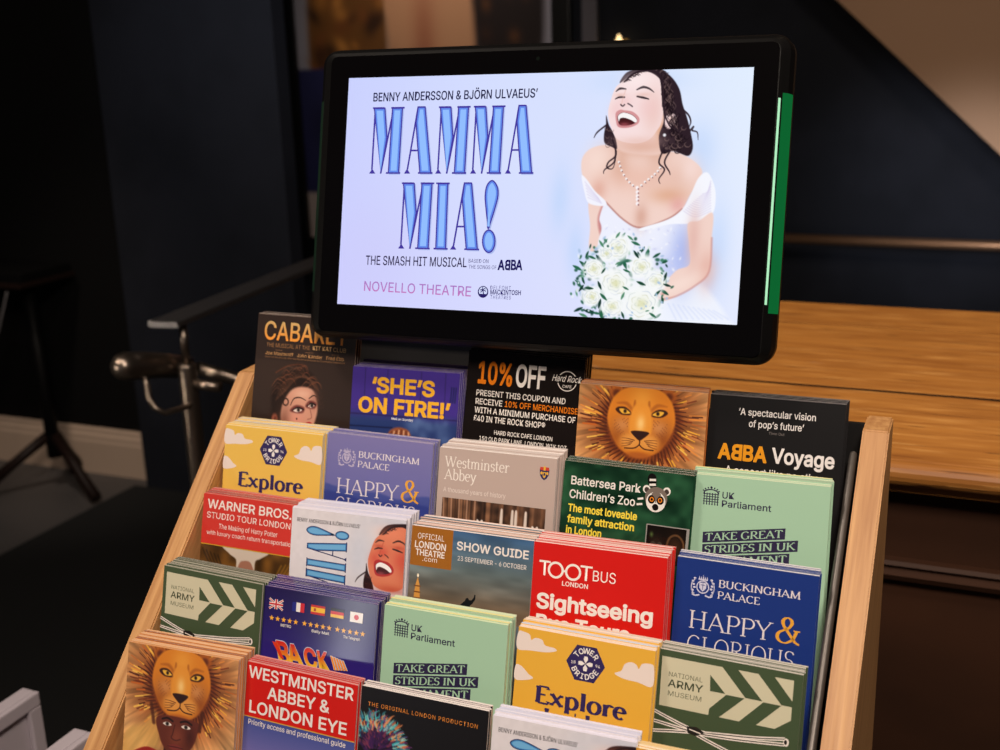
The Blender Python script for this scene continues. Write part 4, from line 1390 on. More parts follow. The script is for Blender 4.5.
def c_flags(s):
    cv = Canvas(W, 66, 1.0)
    q = np.clip(cv.Y / 50, 0, 1)[..., None]
    cv.C[:] = np.array((36, 28, 78.)) * (1 - q) + np.array((46, 34, 120.)) * q
    s.canvas(cv)

    def U(u0, v0, u1, v1):
        s.rect(u0, v0, u1, v1, (40, 40, 110))
        for a, b in (((u0, v0), (u1, v1)), ((u0, v1), (u1, v0))):
            s.line([a, b], 1.6, WH)
            s.line([a, b], .7, (200, 40, 50))
        m, n = (u0 + u1) / 2, (v0 + v1) / 2
        s.rect(m - 1.3, v0, m + 1.3, v1, WH)
        s.rect(u0, n - 1.2, u1, n + 1.2, WH)
        s.rect(m - .7, v0, m + .7, v1, (200, 40, 50))
        s.rect(u0, n - .65, u1, n + .65, (200, 40, 50))
    U(6.5, 9.0, 18.6, 16.6)
    for k, c in enumerate(((40, 44, 130), WH, (204, 44, 54))):
        s.rect(26.8 + k * 3.5, 8.6, 30.3 + k * 3.5, 15.6, c)
    s.rect(43, 8.2, 55, 15.2, (200, 44, 40))
    s.rect(43, 9.9, 55, 13.4, (238, 190, 50))
    s.rect(45.4, 10.6, 47.4, 12.8, (176, 70, 40))
    for k, c in enumerate(((30, 26, 28), (206, 44, 44), (236, 186, 60))):
        s.rect(60, 8.0 + k * 2.3, 71, 10.3 + k * 2.3, c)
    s.rect(76.4, 8.2, 87, 15.8, WH)
    s.ell(81.7, 12, 2.0, 2.0, (204, 40, 50), 20)
    y = s.layer()
    for g in (9.6, 38.4, 66.6):
        for k in range(5):
            star(s, g + k * 5.3, 23.6 - (.2 if g > 20 else 0), 2.3, (240, 176, 60), y)
    for t, a, b in (('METRO', 18, 27), ('Daily Mail', 45, 60), ('The Telegraph', 72, 86)):
        s.text(t, a, b, 28.8, 2.0, WH, bold=.02)
    # slanted, outlined title in red and yellow
    for d, c, g in ((1.0, (196, 206, 226), None), (0, None, ((246, 206, 60), (206, 34, 26)))):
        x = 14.5
        for ch, wd, h in (('B', 14, 15.5), ('A', 13.6, 14.4), ('C', 12, 13.4), ('K', 12, 12.4)):
            s.text(ch, x - d * .4, x + wd + d * .4, 56.4 + d * .5 - (x - 14) * .04, h + d * .9, c, bold=.06, shear=-.35, grad=g)
            x += wd - 1.2
        for k in range(5):
            a = x + 1 + k * 2.4
            s.poly([(a - d * .3, 44.0 + k * .5 - d * .3), (a + 1.6 + d * .3, 44.0 + k * .5 - d * .3), (a + 5.6 + d * .3, 54.0 - k * .3), (a + 4.0 - d * .3, 54.0 - k * .3)], c or (240, 150, 46))
    s.poly([(11.6, 41.2), (15.6, 41.6), (23, 53), (20, 53)], (214, 60, 34))


def c_combo(s):
    w = (238, 228, 224)
    s.rect(0, 0, W, LN, (90, 92, 160))
    cv = Canvas(W, 66, 1.0, 0, 41)
    q = np.clip((cv.Y - 41) / 30, 0, 1)[..., None]
    cv.C[:] = np.array((70, 82, 150.)) * (1 - q) + np.array((120, 112, 176.)) * q
    s.canvas(cv)
    s.rect(0, 0, W, 40.4, (206, 34, 30))
    s.rect(0, 40.4, W, 41.2, (206, 160, 70))
    s.text('WESTMINSTER', 1.8, 95.4, 11.4, 8.6, w, bold=.03)
    s.text('ABBEY &', 20, 75.6, 24.4, 8.6, w, bold=.03)
    s.text('LONDON EYE', 4.2, 91.4, 37.4, 8.8, w, bold=.03)
    s.text('Priority access and professional guide', 4.3, 91.2, 46.4, 3.8, w, bold=.01)


def c_fur(s):
    cv = Canvas(W, 80, 1.6)
    cv.C[:] = (17, 14, 16)
    r = random.Random(6)
    for i in range(520):
        t = r.uniform(-2.7, .25)
        q = r.uniform(.25, 1.0)
        x, y = 14 + 26 * q * math.cos(t), 50 + 30 * q * math.sin(t) * 1.02
        l = r.uniform(3, 6.5)
        c = r.choice([(70, 190, 196), (60, 150, 170), (224, 110, 60), (236, 150, 96), (120, 60, 130), (40, 110, 140), (150, 210, 200)]) if q > .62 else r.choice([(60, 26, 80), (40, 20, 60), (120, 50, 80)])
        cv.line([(x, y), (x + l * .6 * math.cos(t + r.uniform(-.3, .5)), y + l * .6 * math.sin(t + .2)), (x + l * math.cos(t + r.uniform(-.2, .9)), y + l * math.sin(t + .2))], [1.3, .9, .3], c, .6, .85)
    s.canvas(cv)
    s.text('THE ORIGINAL LONDON PRODUCTION', 5.8, 91, 13.4, 2.9, (214, 130, 46), bold=.0, space=1.15)


def c_orange(s):
    s.rect(0, 0, W, LN, (222, 160, 60))
    cloud(s, [(8, 9), (12, 5), (22, 3), (30, 6), (38, 8), (30, 11), (16, 11)])


# ------------------------------------------------------------------ stacks of leaflets in the rack
TH = 0.2701
DY, DZ = 0.0484, 0.0473
POSE = {(1, 0): [-0.3026, -0.0991, -0.0892, 0.0527, -0.0186], (1, 1): [-0.2043, -0.0889, -0.0938, -0.0696, -0.012], (1, 2): [-0.1018, -0.0926, -0.091, 0.0004, -0.0018], (1, 3): [0.0041, -0.1009, -0.0867, 0.0337, -0.0013], (1, 4): [0.1015, -0.099, -0.0905, 0.01, 0.0],
        (2, 0): [-0.3045, -0.0529, -0.0471, -0.0832, 0.0025], (2, 1): [-0.2025, -0.0599, -0.0441, 0.0116, -0.0017], (2, 2): [-0.1013, -0.0553, -0.0451, -0.0272, -0.0166], (2, 3): [0.003, -0.0505, -0.0472, 0.0037, 0.0178], (2, 4): [0.0974, -0.0313, -0.0568, -0.06, 0.0025],
        (3, 0): [-0.3023, 0.0062, -0.0065, -0.0024, -0.0027], (3, 1): [-0.2014, -0.0129, 0.0022, 0.0377, -0.0323], (3, 2): [-0.1003, -0.0066, -0.0019, 0.0089, -0.0149], (3, 3): [-0.0011, -0.0065, -0.0007, 0.0105, -0.0214], (3, 4): [0.0982, 0.0189, -0.0094, -0.006, 0.0034],
        (4, 0): [-0.3045, 0.0456, 0.0411, -0.0448, -0.0117], (4, 1): [-0.204, 0.047, 0.0437, -0.0509, -0.001], (4, 2): [-0.1013, 0.0475, 0.0424, -0.0057, -0.019], (4, 3): [0.0040, 0.0465, 0.0424, 0.0125, 0.0169], (4, 4): [0.0982, 0.0581, 0.0401, -0.0101, -0.0297],
        (5, 0): [-0.302, 0.1064, 0.1244, 0.0282, 0.0107], (5, 1): [-0.2013, 0.0923, 0.089, 0.0196, -0.021], (5, 2): [-0.097, 0.1022, 0.1072, 0.0419, 0.023], (5, 3): [0.0048, 0.0816, 0.0938, 0.0398, -0.0101], (5, 4): [0.1011, 0.102, 0.0879, -0.0051, -0.0085]}
# cover, stack depth (mm), leaflets, cover colour, page edge colours, material, label of the front leaflet, look of the stack, place
STACK = {
 (5, 0): (c_cabaret, 8, 4, (46, 34, 30), ((120, 92, 76), (80, 60, 50)), M_SATIN, 'dark brown leaflet with gold title above a woman’s face', 'dark brown leaflets', 'left end of the top row'),
 (5, 1): (c_fire, 23, 9, (62, 44, 134), ((82, 62, 150), (54, 40, 112)), M_SATIN, 'violet blue leaflet with large yellow capitals', 'violet blue leaflets with yellow capitals', 'top row under the monitor'),
 (5, 2): (c_coupon, 19, 8, (26, 21, 20), ((52, 46, 44), (34, 30, 30)), M_GLOSS, 'black coupon leaflet with orange and white lettering', 'black coupon leaflets', 'middle of the top row'),
 (5, 3): (c_lion, 12, 6, (176, 100, 44), ((190, 126, 66), (120, 66, 34)), M_SATIN, 'orange leaflet with only a lion’s head showing in the top row', 'orange lion leaflets', 'top row, second from right'),
 (5, 4): (c_voyage, 13, 6, (15, 13, 15), ((44, 36, 48), (26, 22, 32)), M_SATIN, 'black leaflet with orange and white title in the top row', 'black leaflets with an orange title', 'right end of the top row'),
 (4, 0): (lambda s: c_bridge(s, (230, 186, 84), 68.5), 24, 10, (230, 186, 84), ((234, 214, 160), (206, 176, 110), (200, 206, 220)), M_SATIN, 'yellow leaflet with clouds and purple hexagon beside the left wooden panel', 'yellow cloud leaflets', 'left end of the second row'),  # sheen on this copy is put into a paler yellow
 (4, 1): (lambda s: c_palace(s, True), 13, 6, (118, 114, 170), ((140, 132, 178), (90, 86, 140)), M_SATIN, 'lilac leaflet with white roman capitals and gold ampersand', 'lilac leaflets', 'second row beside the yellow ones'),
 (4, 2): (c_abbey, 24, 9, (184, 164, 156), ((236, 226, 222), (206, 192, 188)), M_MATTE, 'beige pink leaflet with white serif title and small shield', 'beige pink leaflets', 'middle of the second row'),
 (4, 3): (c_zoo, 12, 6, (28, 62, 42), ((56, 84, 66), (34, 58, 44)), M_GLOSS, 'dark green leaflet with a lemur’s head and yellow lettering', 'dark green lemur leaflets', 'second row right of the beige ones'),
 (4, 4): (c_parliament, 15, 7, (160, 197, 168), ((206, 220, 186), (222, 214, 140), (150, 182, 150)), M_MATTE, 'pale green leaflet with dark emblem by the right wooden panel', 'pale green leaflets', 'right end of the second row'),
 (3, 0): (c_studio, 15, 7, (200, 50, 42), ((196, 96, 88), (150, 60, 56)), M_SATIN, 'red leaflet with white capitals above a gold and white picture', 'red leaflets with a gold lower half', 'third row, left end'),
 (3, 1): (c_musical, 22, 10, (222, 216, 222), ((224, 222, 240), (206, 206, 230)), M_SATIN, 'white leaflet with laughing face and sideways blue letters between red and orange leaflets', 'white leaflets', 'third row beside the red ones'),
 (3, 2): (c_guide, 22, 10, (96, 110, 120), ((236, 222, 218), (214, 170, 150)), M_SATIN, 'leaflet with brown square and cloudy blue sky', 'sky blue and brown leaflets', 'middle of the third row'),
 (3, 3): (c_bus, 21, 10, (208, 22, 16), ((236, 206, 200), (214, 120, 112)), M_SATIN, 'bright red leaflet with large white rounded lettering', 'bright red leaflets', 'third row left of the blue ones'),
 (3, 4): (lambda s: c_palace(s, False), 12, 6, (24, 50, 124), ((216, 210, 216), (60, 74, 140), (40, 60, 130)), M_SATIN, 'deep blue leaflet with white capitals and gold ampersand', 'deep blue leaflets', 'right end of the third row'),
 (2, 0): (c_army, 19, 9, (64, 80, 54), ((150, 148, 132), (96, 100, 84)), M_MATTE, 'olive green leaflet with cream chevrons by the left wooden panel', 'olive green chevron leaflets', 'left end of the fourth row'),
 (2, 1): (c_flags, 21, 10, (36, 28, 84), ((78, 66, 128), (50, 40, 98)), M_GLOSS, 'dark purple leaflet with five flags and gold stars', 'dark purple flag leaflets', 'fourth row beside the olive ones'),
 (2, 2): (c_parliament, 17, 8, (160, 197, 168), ((206, 222, 180), (226, 216, 140), (150, 182, 140)), M_MATTE, 'pale green leaflet with dark emblem between purple and yellow leaflets', 'pale green leaflets', 'middle of the fourth row'),
 (2, 3): (c_bridge, 17, 8, (232, 178, 62), ((236, 216, 196), (216, 196, 176), (190, 206, 228)), M_MATTE, 'yellow leaflet with clouds and purple hexagon below the bright red one', 'yellow cloud leaflets', 'fourth row below the bright red ones'),
 (2, 4): (c_army, 12, 6, (64, 80, 54), ((196, 190, 178), (140, 140, 128)), M_MATTE, 'olive green leaflet with cream chevrons below the deep blue one', 'olive green chevron leaflets', 'right end of the fourth row'),
 (1, 0): (c_lion_person, 22, 10, (196, 124, 70), ((206, 140, 84), (150, 86, 50), (222, 168, 120)), M_SATIN, 'orange leaflet with lion’s head above a person’s face', 'orange lion leaflets', 'left end of the bottom row'),
 (1, 1): (c_combo, 11, 5, (206, 34, 30), ((214, 130, 124), (190, 90, 88)), M_GLOSS, 'half red half blue leaflet with bold white capitals', 'red and blue leaflets', 'bottom row beside the orange lion ones'),
 (1, 2): (c_fur, 8, 4, (17, 14, 16), ((226, 214, 212), (206, 190, 190)), M_SATIN, 'black leaflet with a colourful tuft of fur and thin orange capitals', 'black leaflets with white page edges', 'middle of the bottom row'),
 (1, 3): (c_musical, 14, 7, (222, 216, 222), ((222, 220, 240), (198, 200, 226)), M_SATIN, 'white leaflet with laughing face at the bottom edge below the yellow one', 'white leaflets', 'bottom row below the yellow ones'),
 (1, 4): (c_orange, 9, 4, (222, 160, 60), ((238, 220, 190), (222, 190, 130)), M_SATIN, 'orange yellow leaflet whose top edge alone shows at the bottom right', 'orange yellow leaflets', 'right end of the bottom row'),
}
RN = random.Random(17)


def shelf_z(r):
    return (r - 3) * DZ - 0.2055


def leaflet_body(s, t, cover, edge, back, length):
    s.trim = math.tan(TH)
    """three leaves of folded card: closed fold on the left, open on the right"""
    a = t * .30
    e2 = tuple(min(255, c * 1.03) for c in edge)
    dk = tuple(c * .82 for c in edge)
    s.slab(0, W, 0, a, 0, length, (cover, back, edge, edge))
    s.slab(.4, W - .5, a + t * .05, a * 2 + t * .05, .12, length, (back, back, e2, dk))
    s.slab(.2, W - .2, 2 * a + t * .10, 3 * a + t * .10, .05, length, (back, cover, edge, edge))
    s.slab(0, .6, a, a + t * .05, .2, length, (cover, back, edge, cover))


def frame(length, k=1.0):
    def xf(V):
        out = np.empty_like(V)
        out[:, 0] = (V[:, 0] - W / 2) * .001 * k
        out[:, 1] = V[:, 1] * .001
        out[:, 2] = np.maximum(length - V[:, 2], 0) * .001
        return out
    return xf


def build_stack(key):
    r, c = key
    x, y, z, yaw, roll = POSE[key]
    row_y = (r - 3) * DY
    goal = row_y + min(max(y - row_y, -.004), .006)
    k = (goal - CAMPOS[1]) / (y - CAMPOS[1])
    x = CAMPOS[0] + (x - CAMPOS[0]) * k
    z = CAMPOS[2] - H + (z - CAMPOS[2] + H) * k
    y = goal
    yaw *= .85
    roll *= .55
    fn, depth, n, cover, edges, mat, label, look, place = STACK[key]
    R = Matrix.Rotation(-TH, 3, 'X') @ Matrix.Rotation(yaw, 3, 'Z') @ Matrix.Rotation(roll, 3, 'Y')
    uz = R @ Vector((0, 0, 1))
    zs = shelf_z(r)
    length = (z - zs) / uz.z * 1000 - 2.2
    pitch = depth / n
    t = pitch * .93 * math.cos(TH)
    foot = Vector((x, y, z)) - uz * length * .001
    group = look + ', ' + place
    meshes = []
    for e in edges:
        s = Sheet()
        leaflet_body(s, t, cover, e, (206, 200, 194), length)
        meshes.append(s.build('leaflet', mat, frame(length, k)))
    s = Sheet()
    leaflet_body(s, t, cover, edges[0], (206, 200, 194), length)
    fn(s)
    front_mesh = s.build('leaflet', mat, frame(length, k))
    for i in range(n):
        o = bpy.data.objects.new('leaflet', front_mesh if i == 0 else meshes[RN.randrange(len(meshes))])
        COL.objects.link(o)
        jx, jz, jr = (0, 0, 0) if i == 0 else (RN.uniform(-.0009, .0011), RN.uniform(-.0001, .0003) if RN.random() < .8 else RN.uniform(.0003, .001), RN.uniform(-.0012, .0012))
        p = foot + Vector((-math.sin(yaw) * i * pitch * .001, i * pitch * .001, H)) + R @ Vector((jx, 0, jz))
        o.matrix_world = Matrix.Translation(p) @ (R @ Matrix.Rotation(jr, 3, 'Y')).to_4x4()
        if i == 0:
            tag(o, label, 'leaflet', group)
        else:
            tag(o, look.replace('leaflets', 'leaflet', 1) + ' behind the front one, ' + place, 'leaflet', group)


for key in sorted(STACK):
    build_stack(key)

# ------------------------------------------------------------------ the rack
M_OAK = noisy('light_oak', (204, 154, 100), (160, 108, 62), (110, 4.5, 110), 2.2, 0.5, bump=.2, detail=6, lo=.30, hi=.78, rot=(math.radians(44.6), 0, 0))
M_BLACK = principled('black_board', (20, 19, 20), .5)
M_ROD = principled('grey_metal_rod', (96, 90, 86), .4, .6)
rack = empty('leaflet_rack', (-0.0965, 0, 0), 'slanted wooden leaflet rack filled with rows of leaflets below the monitor', 'rack')


def rk(bm, name, mat, smooth=False):
    for v in bm.verts:
        v.co.x += 0.0965
    return link_mesh(name, bm, mat, rack, smooth)


XL0, XL1, XR0, XR1 = -0.3735, -0.3555, 0.1628, 0.1812
prof = [(.0975, .0722), (.131, .0730), (.124, -H), (-.245, -H), (-.245, -.2655)]
for x0, x1 in ((XL0, XL1), (XR0, XR1)):
    bm = bmesh.new()
    prism(bm, [(a, b + H) for a, b in prof], 'x', x0, x1, .0012)
    rk(bm, 'side_panel', M_OAK)
for r in range(1, 6):
    yf = (r - 3) * DY - 0.0562
    zs = shelf_z(r) + H
    bm = bmesh.new()
    box(bm, XL1, XR0, yf - (.0095 if r == 1 else .0065), yf + .0375, zs - .003, zs)
    rk(bm, 'tier_shelf', M_BLACK)
    if r == 1:
        bm = bmesh.new()
        box(bm, XL1, XR0, yf - .0120, yf - .0096, zs - .003, zs + .05)
        rk(bm, 'front_lip', M_BLACK)
bm = bmesh.new()
box(bm, XL1, XR0, .1135, .1175, .25, .0712 + H)
bp = rk(bm, 'back_panel', M_BLACK)
bm = bmesh.new()
box(bm, XL1, XR0, -.240, -.222, 0.02, -.27 + H, .001)
rk(bm, 'front_panel', M_OAK)
bm = bmesh.new()
d = Vector((0, -.1622, -.1427)).normalized()
p0 = Vector((.1572, .0992, .0516 + H))
tube(bm, [p0 + d * .006 * k if k < 1 else p0 + d * .30 * (k / 8) for k in range(9)], .0029, 12, round_end=True)
rk(bm, 'edge_rod', M_ROD, True)

# ------------------------------------------------------------------ the monitor
M_SHELL = principled('black_plastic', (10, 9, 9), .42, 0, .18)
M_GLASS = principled('black_bezel_glass', (7, 6, 7), .12, 0, .5)
M_LED = emit('green_light', (36, 190, 96), 0.24)
M_LEDC = emit('bright_green_light', (190, 255, 205), 0.9)
m_scr = bpy.data.materials.new('lit_screen')
m_scr.use_nodes = True
nt = m_scr.node_tree
nt.nodes.remove(nt.nodes['Principled BSDF'])
at = nt.nodes.new('ShaderNodeAttribute')
at.attribute_name = 'print'
em = nt.nodes.new('ShaderNodeEmission')
nt.links.new(at.outputs['Color'], em.inputs[0])
nt.links.new(em.outputs[0], nt.nodes['Material Output'].inputs[0])

mon = empty('monitor', (-0.0889, 0.0989, 0.2355 + H), 'black flat monitor showing a laughing bride, above the leaflet rack', 'monitor')
mon.rotation_euler = (Matrix.Rotation(0.0235, 3, 'Z') @ Matrix.Rotation(-0.2512, 3, 'X') @ Matrix.Rotation(-0.0033, 3, 'Y')).to_euler()
mm = .001
bm = bmesh.new()
prof = [(2.8, 180.2, 114.2, 109.6, 6), (4.6, 184.6, 116.0, 112.5, 9), (8.0, 188.6, 118.0, 115.4, 12), (13.5, 191.0, 119.6, 117.4, 15), (20.0, 191.2, 119.6, 117.6, 15), (24.0, 187.4, 116.4, 114.0, 12)]
rings = [[bm.verts.new(((a - (0 if y < 3 else 2.2)) * mm, y * mm, b * mm)) for a, b in rrect(-w_, w_, -zb, zt, r_, 8)] for y, w_, zb, zt, r_ in prof]
for A_, B_ in zip(rings, rings[1:]):
    for k in range(len(A_)):
        bm.faces.new((A_[k], A_[(k + 1) % len(A_)], B_[(k + 1) % len(A_)], B_[k]))
bm.faces.new(rings[0])
bm.faces.new(rings[-1][::-1])
casing = link_mesh('casing', bm, M_SHELL, mon)
bm = bmesh.new()
prism(bm, rrect(-110 * mm, 110 * mm, -60 * mm, 70 * mm, 12 * mm), 'y', 23 * mm, 31 * mm, .003)
link_mesh('rear_housing', bm, M_SHELL, mon)
bm = bmesh.new()
prism(bm, rrect(-179.3 * mm, 179.8 * mm, -113.6 * mm, 109 * mm, 5 * mm), 'y', .4 * mm, 3.6 * mm, .0004)
link_mesh('bezel_glass', bm, M_GLASS, mon)
bm = bmesh.new()
prism(bm, [(180.6 * mm, 2.6 * mm), (182.0 * mm, 3.1 * mm), (182.0 * mm, 4.4 * mm), (180.6 * mm, 4.4 * mm)], 'z', -76 * mm, 70 * mm)
tag(link_mesh('light_strip', bm, M_LEDC, casing), 'bright pale green line of light')
for sx in (-1, 1):
    bm = bmesh.new()
    prism(bm, [(a * mm * sx - 2.2 * mm, q * mm) for a, q in ((185.4, 5.0), (188.9, 7.9), (191.3, 13.4), (190.4, 13.8), (187.9, 8.6), (184.8, 5.8))], 'z', -82 * mm, 74 * mm)
    dl = link_mesh('light_diffuser', bm, M_LED if sx > 0 else principled('dark_green_plastic', (16, 40, 26), .4), casing)
    tag(dl, 'green glowing side strip' if sx > 0 else 'dark green side strip')
bm = bmesh.new()
bmesh.ops.create_circle(bm, cap_ends=True, segments=20, radius=1.5 * mm, matrix=Matrix.Translation((-.7 * mm, .34 * mm, 102.4 * mm)) @ Matrix.Rotation(math.pi / 2, 4, 'X'))
link_mesh('webcam_lens', bm, principled('lens', (14, 19, 16), .15), mon)
bm = bmesh.new()
box(bm, -30 * mm, 30 * mm, 31 * mm, 36 * mm, -30 * mm, 30 * mm, .001)
link_mesh('mount_plate', bm, M_SHELL, mon)

# the picture on the screen
s = Sheet(step=.02)
cvb = Canvas(SW, SH, .12)
cvb.C[:] = screen_bg(cvb.X, cvb.Y)
cvb.blob(30, 150, 40, 50, (206, 204, 250), .5)
s.canvas(cvb)
s.canvas(bride_canvas())
NV = (30, 26, 72)


def stext(t, xl, yl, xr, yr, cap_px, col, **kw):
    """text whose baseline runs between two photograph points on the screen"""
    a, b = S(xl, yl), S(xr, yr)
    s.text(t, a[0], b[0], a[1], cap_px * .80, col, slope=(b[1] - a[1]) / (b[0] - a[0]), **kw)


stext('BENNY ANDERSSON & BJÖRN ULVAEUS’', 373.2, 101.3, 537.5, 97.2, 8.4, (22, 18, 66), bold=.024)
DC = ((70, 56, 160), (100, 138, 236), (146, 190, 255))


def dtext(t, p0, p1, capl, capr):
    """display title: left and right ends of the baseline, cap heights in px at each end"""
    tot = display(t)[3]

    def fn(p):
        q = p[0] / tot
        bx, by = p0[0] + (p1[0] - p0[0]) * q, p0[1] + (p1[1] - p0[1]) * q
        cp = capl + (capr - capl) * q
        return S(bx + p[1] * cp * .012, by - p[1] * cp)
    # drop shadow, outline, inner bevel
    y0 = s.layer()
    for P in display(t)[0]:
        s.flat([np.array(fn(p)) + (.9, .9) for p in P], [tuple(range(len(P)))], (176, 190, 240), y0)
    s.disp(t, fn, .024, DC)


dtext('MAMMA', (369.0, 173.6), (536.0, 173.6), 66.5, 69)
dtext('MIA!', (398.0, 248.6), (497.0, 250.6), 66.5, 68)
stext('THE SMASH HIT MUSICAL', 365.6, 264.6, 466.6, 267.2, 9.0, (44, 34, 74), bold=.016)
stext('BASED ON', 468.6, 262.6, 488.5, 263.2, 3.6, (70, 62, 120), bold=-.01)
stext('THE SONGS OF', 468.6, 268.6, 496.5, 269.4, 3.6, (70, 62, 120), bold=-.01)
for t, x0, x1, m in (('A', 497.6, 504.6, 0), ('B', 504.8, 510.2, 1), ('B', 510.8, 516.0, 0), ('A', 515.6, 522.4, 0)):
    stext(t, x0, 269.6, x1, 269.9, 9.0, (30, 24, 90), bold=.06, mirror=bool(m))
s.text('NOVELLO THEATRE', S(364, 290)[0], S(471, 295)[0], S(364, 290.8)[1], 9.6 * .8, None, bold=.01, slope=.006, grad=((196, 120, 190), (172, 120, 196)))
u, v = S(483.2, 292)
s.ell(u, v, 4.4, 4.6, (40, 30, 100))
s.ell(u, v - .4, 3.5, 3.5, (214, 222, 255))
s.line([(u + .6, v + 2), (u + .2, v), (u - .4, v - 1.6)], .8, (40, 30, 100))
for dx, dy in ((-2.6, -1.2), (-2.2, .4), (2.0, -2.2), (2.6, -.4), (-.8, -3)):
    s.line([(u - .4, v - 1.6), (u + dx * .6, v + dy * .9 - .6), (u + dx, v + dy)], .7, (40, 30, 100), smooth=True)
s.poly([(u - 3.8, v + 1.6), (u + 3.8, v + 1.6), (u + 2.4, v + 3.7), (u - 2.4, v + 3.7)], (40, 30, 100))
stext('DELFONT', 490.5, 289.4, 511, 290.0, 3.6, (70, 62, 130), bold=.0, space=1.2)
stext('MACKINTOSH', 490.5, 294.4, 521, 295.2, 4.4, (44, 34, 104), bold=.03)
stext('THEATRES', 490.5, 299.0, 511, 299.6, 3.6, (70, 62, 130), bold=.0, space=1.2)


def sxf(V):
    out = np.empty_like(V)
    out[:, 0] = (V[:, 0] - SW / 2) * .001
    out[:, 1] = (V[:, 1] + .36) * .001
    out[:, 2] = (SH / 2 - V[:, 2]) * .001
    return out


scr = bpy.data.objects.new('screen', s.build('screen', m_scr, sxf))
COL.objects.link(scr)
scr.parent = mon
tag(scr, 'lit screen with blue lettering and a bride')

# post that carries the monitor behind the rack
post = empty('monitor_stand', (-0.0889, .165, 0), 'black post behind the leaflet rack that carries the monitor', 'stand')
bm = bmesh.new()
box(bm, -.02, .02, -.010, .012, .012, .24 + H, .002)
link_mesh('pole', bm, M_SHELL, post)
bm = bmesh.new()
box(bm, -.12, .12, -.035, .14, 0, .012, .003)
link_mesh('base_plate', bm, M_SHELL, post)
bm = bmesh.new()
box(bm, -.016, .016, -.0275, -.008, .222 + H, .238 + H, .002)
link_mesh('arm', bm, M_SHELL, post)

# ------------------------------------------------------------------ setting
M_NAVY = noisy('dark_navy_paint', (31, 33, 40), (37, 39, 47), (1, 1, 1), 3, .75, lo=.4, hi=.6, spec=.12)
M_DARK = principled('near_black_paint', (15, 14, 14), .75, 0, .15)
M_FLOOR = noisy('grey_floor_tile', (72, 70, 70), (88, 84, 83), (1, 1, 1), 2.5, .45, bump=.1)
M_TRIM = principled('cream_painted_wood', (196, 172, 152), .45)
M_SOFFIT = principled('beige_plaster', (172, 136, 108), .8, 0, .2)


def struct(bm, name, mat):
    return tag(link_mesh(name, bm, mat), kind='structure')


bm = bmesh.new()
box(bm, -4.6, 2.6, -3.4, 4.9, -.1, 0)
struct(bm, 'floor', M_FLOOR)
bm = bmesh.new()
box(bm, -4.6, 2.6, -3.4, 4.9, 3.0, 3.1)
struct(bm, 'ceiling', M_DARK)
bm = bmesh.new()
box(bm, -4.6, 2.6, 4.5, 4.6, 0, 3.0)
struct(bm, 'wall_back', M_NAVY)
bm = bmesh.new()
box(bm, -4.6, -2.05, 2.48, 2.60, 0, 3.0)
struct(bm, 'wall_left', M_DARK)
# moulded baseboard along the left wall
bm = bmesh.new()
prism(bm, [(2.479, 0), (2.458, 0), (2.458, .125), (2.462, .135), (2.462, .148), (2.470, .160), (2.470, .172), (2.479, .18)], 'x', -3.6, -2.52)
struct(bm, 'baseboard_left', M_TRIM)
# navy pillar whose front is washed by a soft light
bm = bmesh.new()
box(bm, -2.535, -1.835, 2.40, 2.475, 0, 3.0, .004)
struct(bm, 'wall_pillar', M_NAVY)

# picture frame on the back wall behind the monitor
pf = empty('framed_poster', (-2.36, 4.5, 1.0), 'large framed poster of brown and gold figures behind the monitor', 'picture')
M_FRAME = principled('black_frame', (10, 9, 9), .4)
X0, X1, Z0, Z1 = -.86, .76, -.52, 1.35
bm = bmesh.new()
for a in ((X0, X0 + .15, Z0, Z1), (X1 - .09, X1, Z0, Z1), (X0 + .15, X1 - .09, Z0, Z0 + .1), (X0 + .15, X1 - .09, Z1 - .1, Z1)):
    box(bm, a[0], a[1], -.05, -.004, a[2], a[3], .004)
link_mesh('frame', bm, M_FRAME, pf)
cvp = Canvas(1380, 1670, .05)
cvp.C[:] = (150, 148, 160)
cvp.C[cvp.Y > 1240] = (40, 42, 84)
gx = 0
cvp.fill([(120, 150), (330, 120), (480, 300), (520, 700), (420, 1130), (250, 1250), (120, 1150), (70, 800), (80, 400)], (112, 72, 34), 30)
rp = random.Random(3)
for i in range(60):
    x, y = rp.uniform(100, 480), rp.uniform(200, 1180)
    cvp.blob(x, y, rp.uniform(16, 60), rp.uniform(14, 46), rp.choice([(178, 116, 52), (64, 36, 22), (120, 70, 34), (206, 140, 66), (46, 28, 20)]), .8, 2, rp.uniform(0, 3))
cvp.fill([(500, 0), (1000, 0), (990, 700), (960, 1240), (480, 1240), (520, 700)], (196, 146, 110), 20)
cvp.blob(720, 700, 60, 260, (160, 96, 70), .7)
cvp.blob(760, 830, 130, 46, (120, 52, 52), .8)
cvp.blob(900, 1080, 50, 50, (110, 60, 44), .7)
cvp.fill([(960, 0), (1300, 0), (1340, 500), (1280, 1000), (1040, 1240), (950, 1240), (990, 700)], (34, 24, 24), 30)
for i in range(16):
    cvp.blob(rp.uniform(1000, 1280), rp.uniform(200, 1150), rp.uniform(15, 45), rp.uniform(15, 45), rp.choice([(110, 66, 34), (60, 36, 26), (150, 96, 50)]), .7)
cvp.C[cvp.Y > 815] = (40, 42, 84)
for i in range(10):
    cvp.blob(rp.uniform(0, 1420), rp.uniform(860, 1400), 60, 120, (58, 60, 110) if i % 2 else (26, 26, 52), .6)
cvp.C[cvp.Y > 1435] = (176, 162, 158)
s = Sheet()
s.slab(0, 1380, 0, 6, 0, 1670, ((120, 120, 120), (90, 90, 90), (90, 90, 90), (90, 90, 90)))
s.canvas(cvp, y=-2)


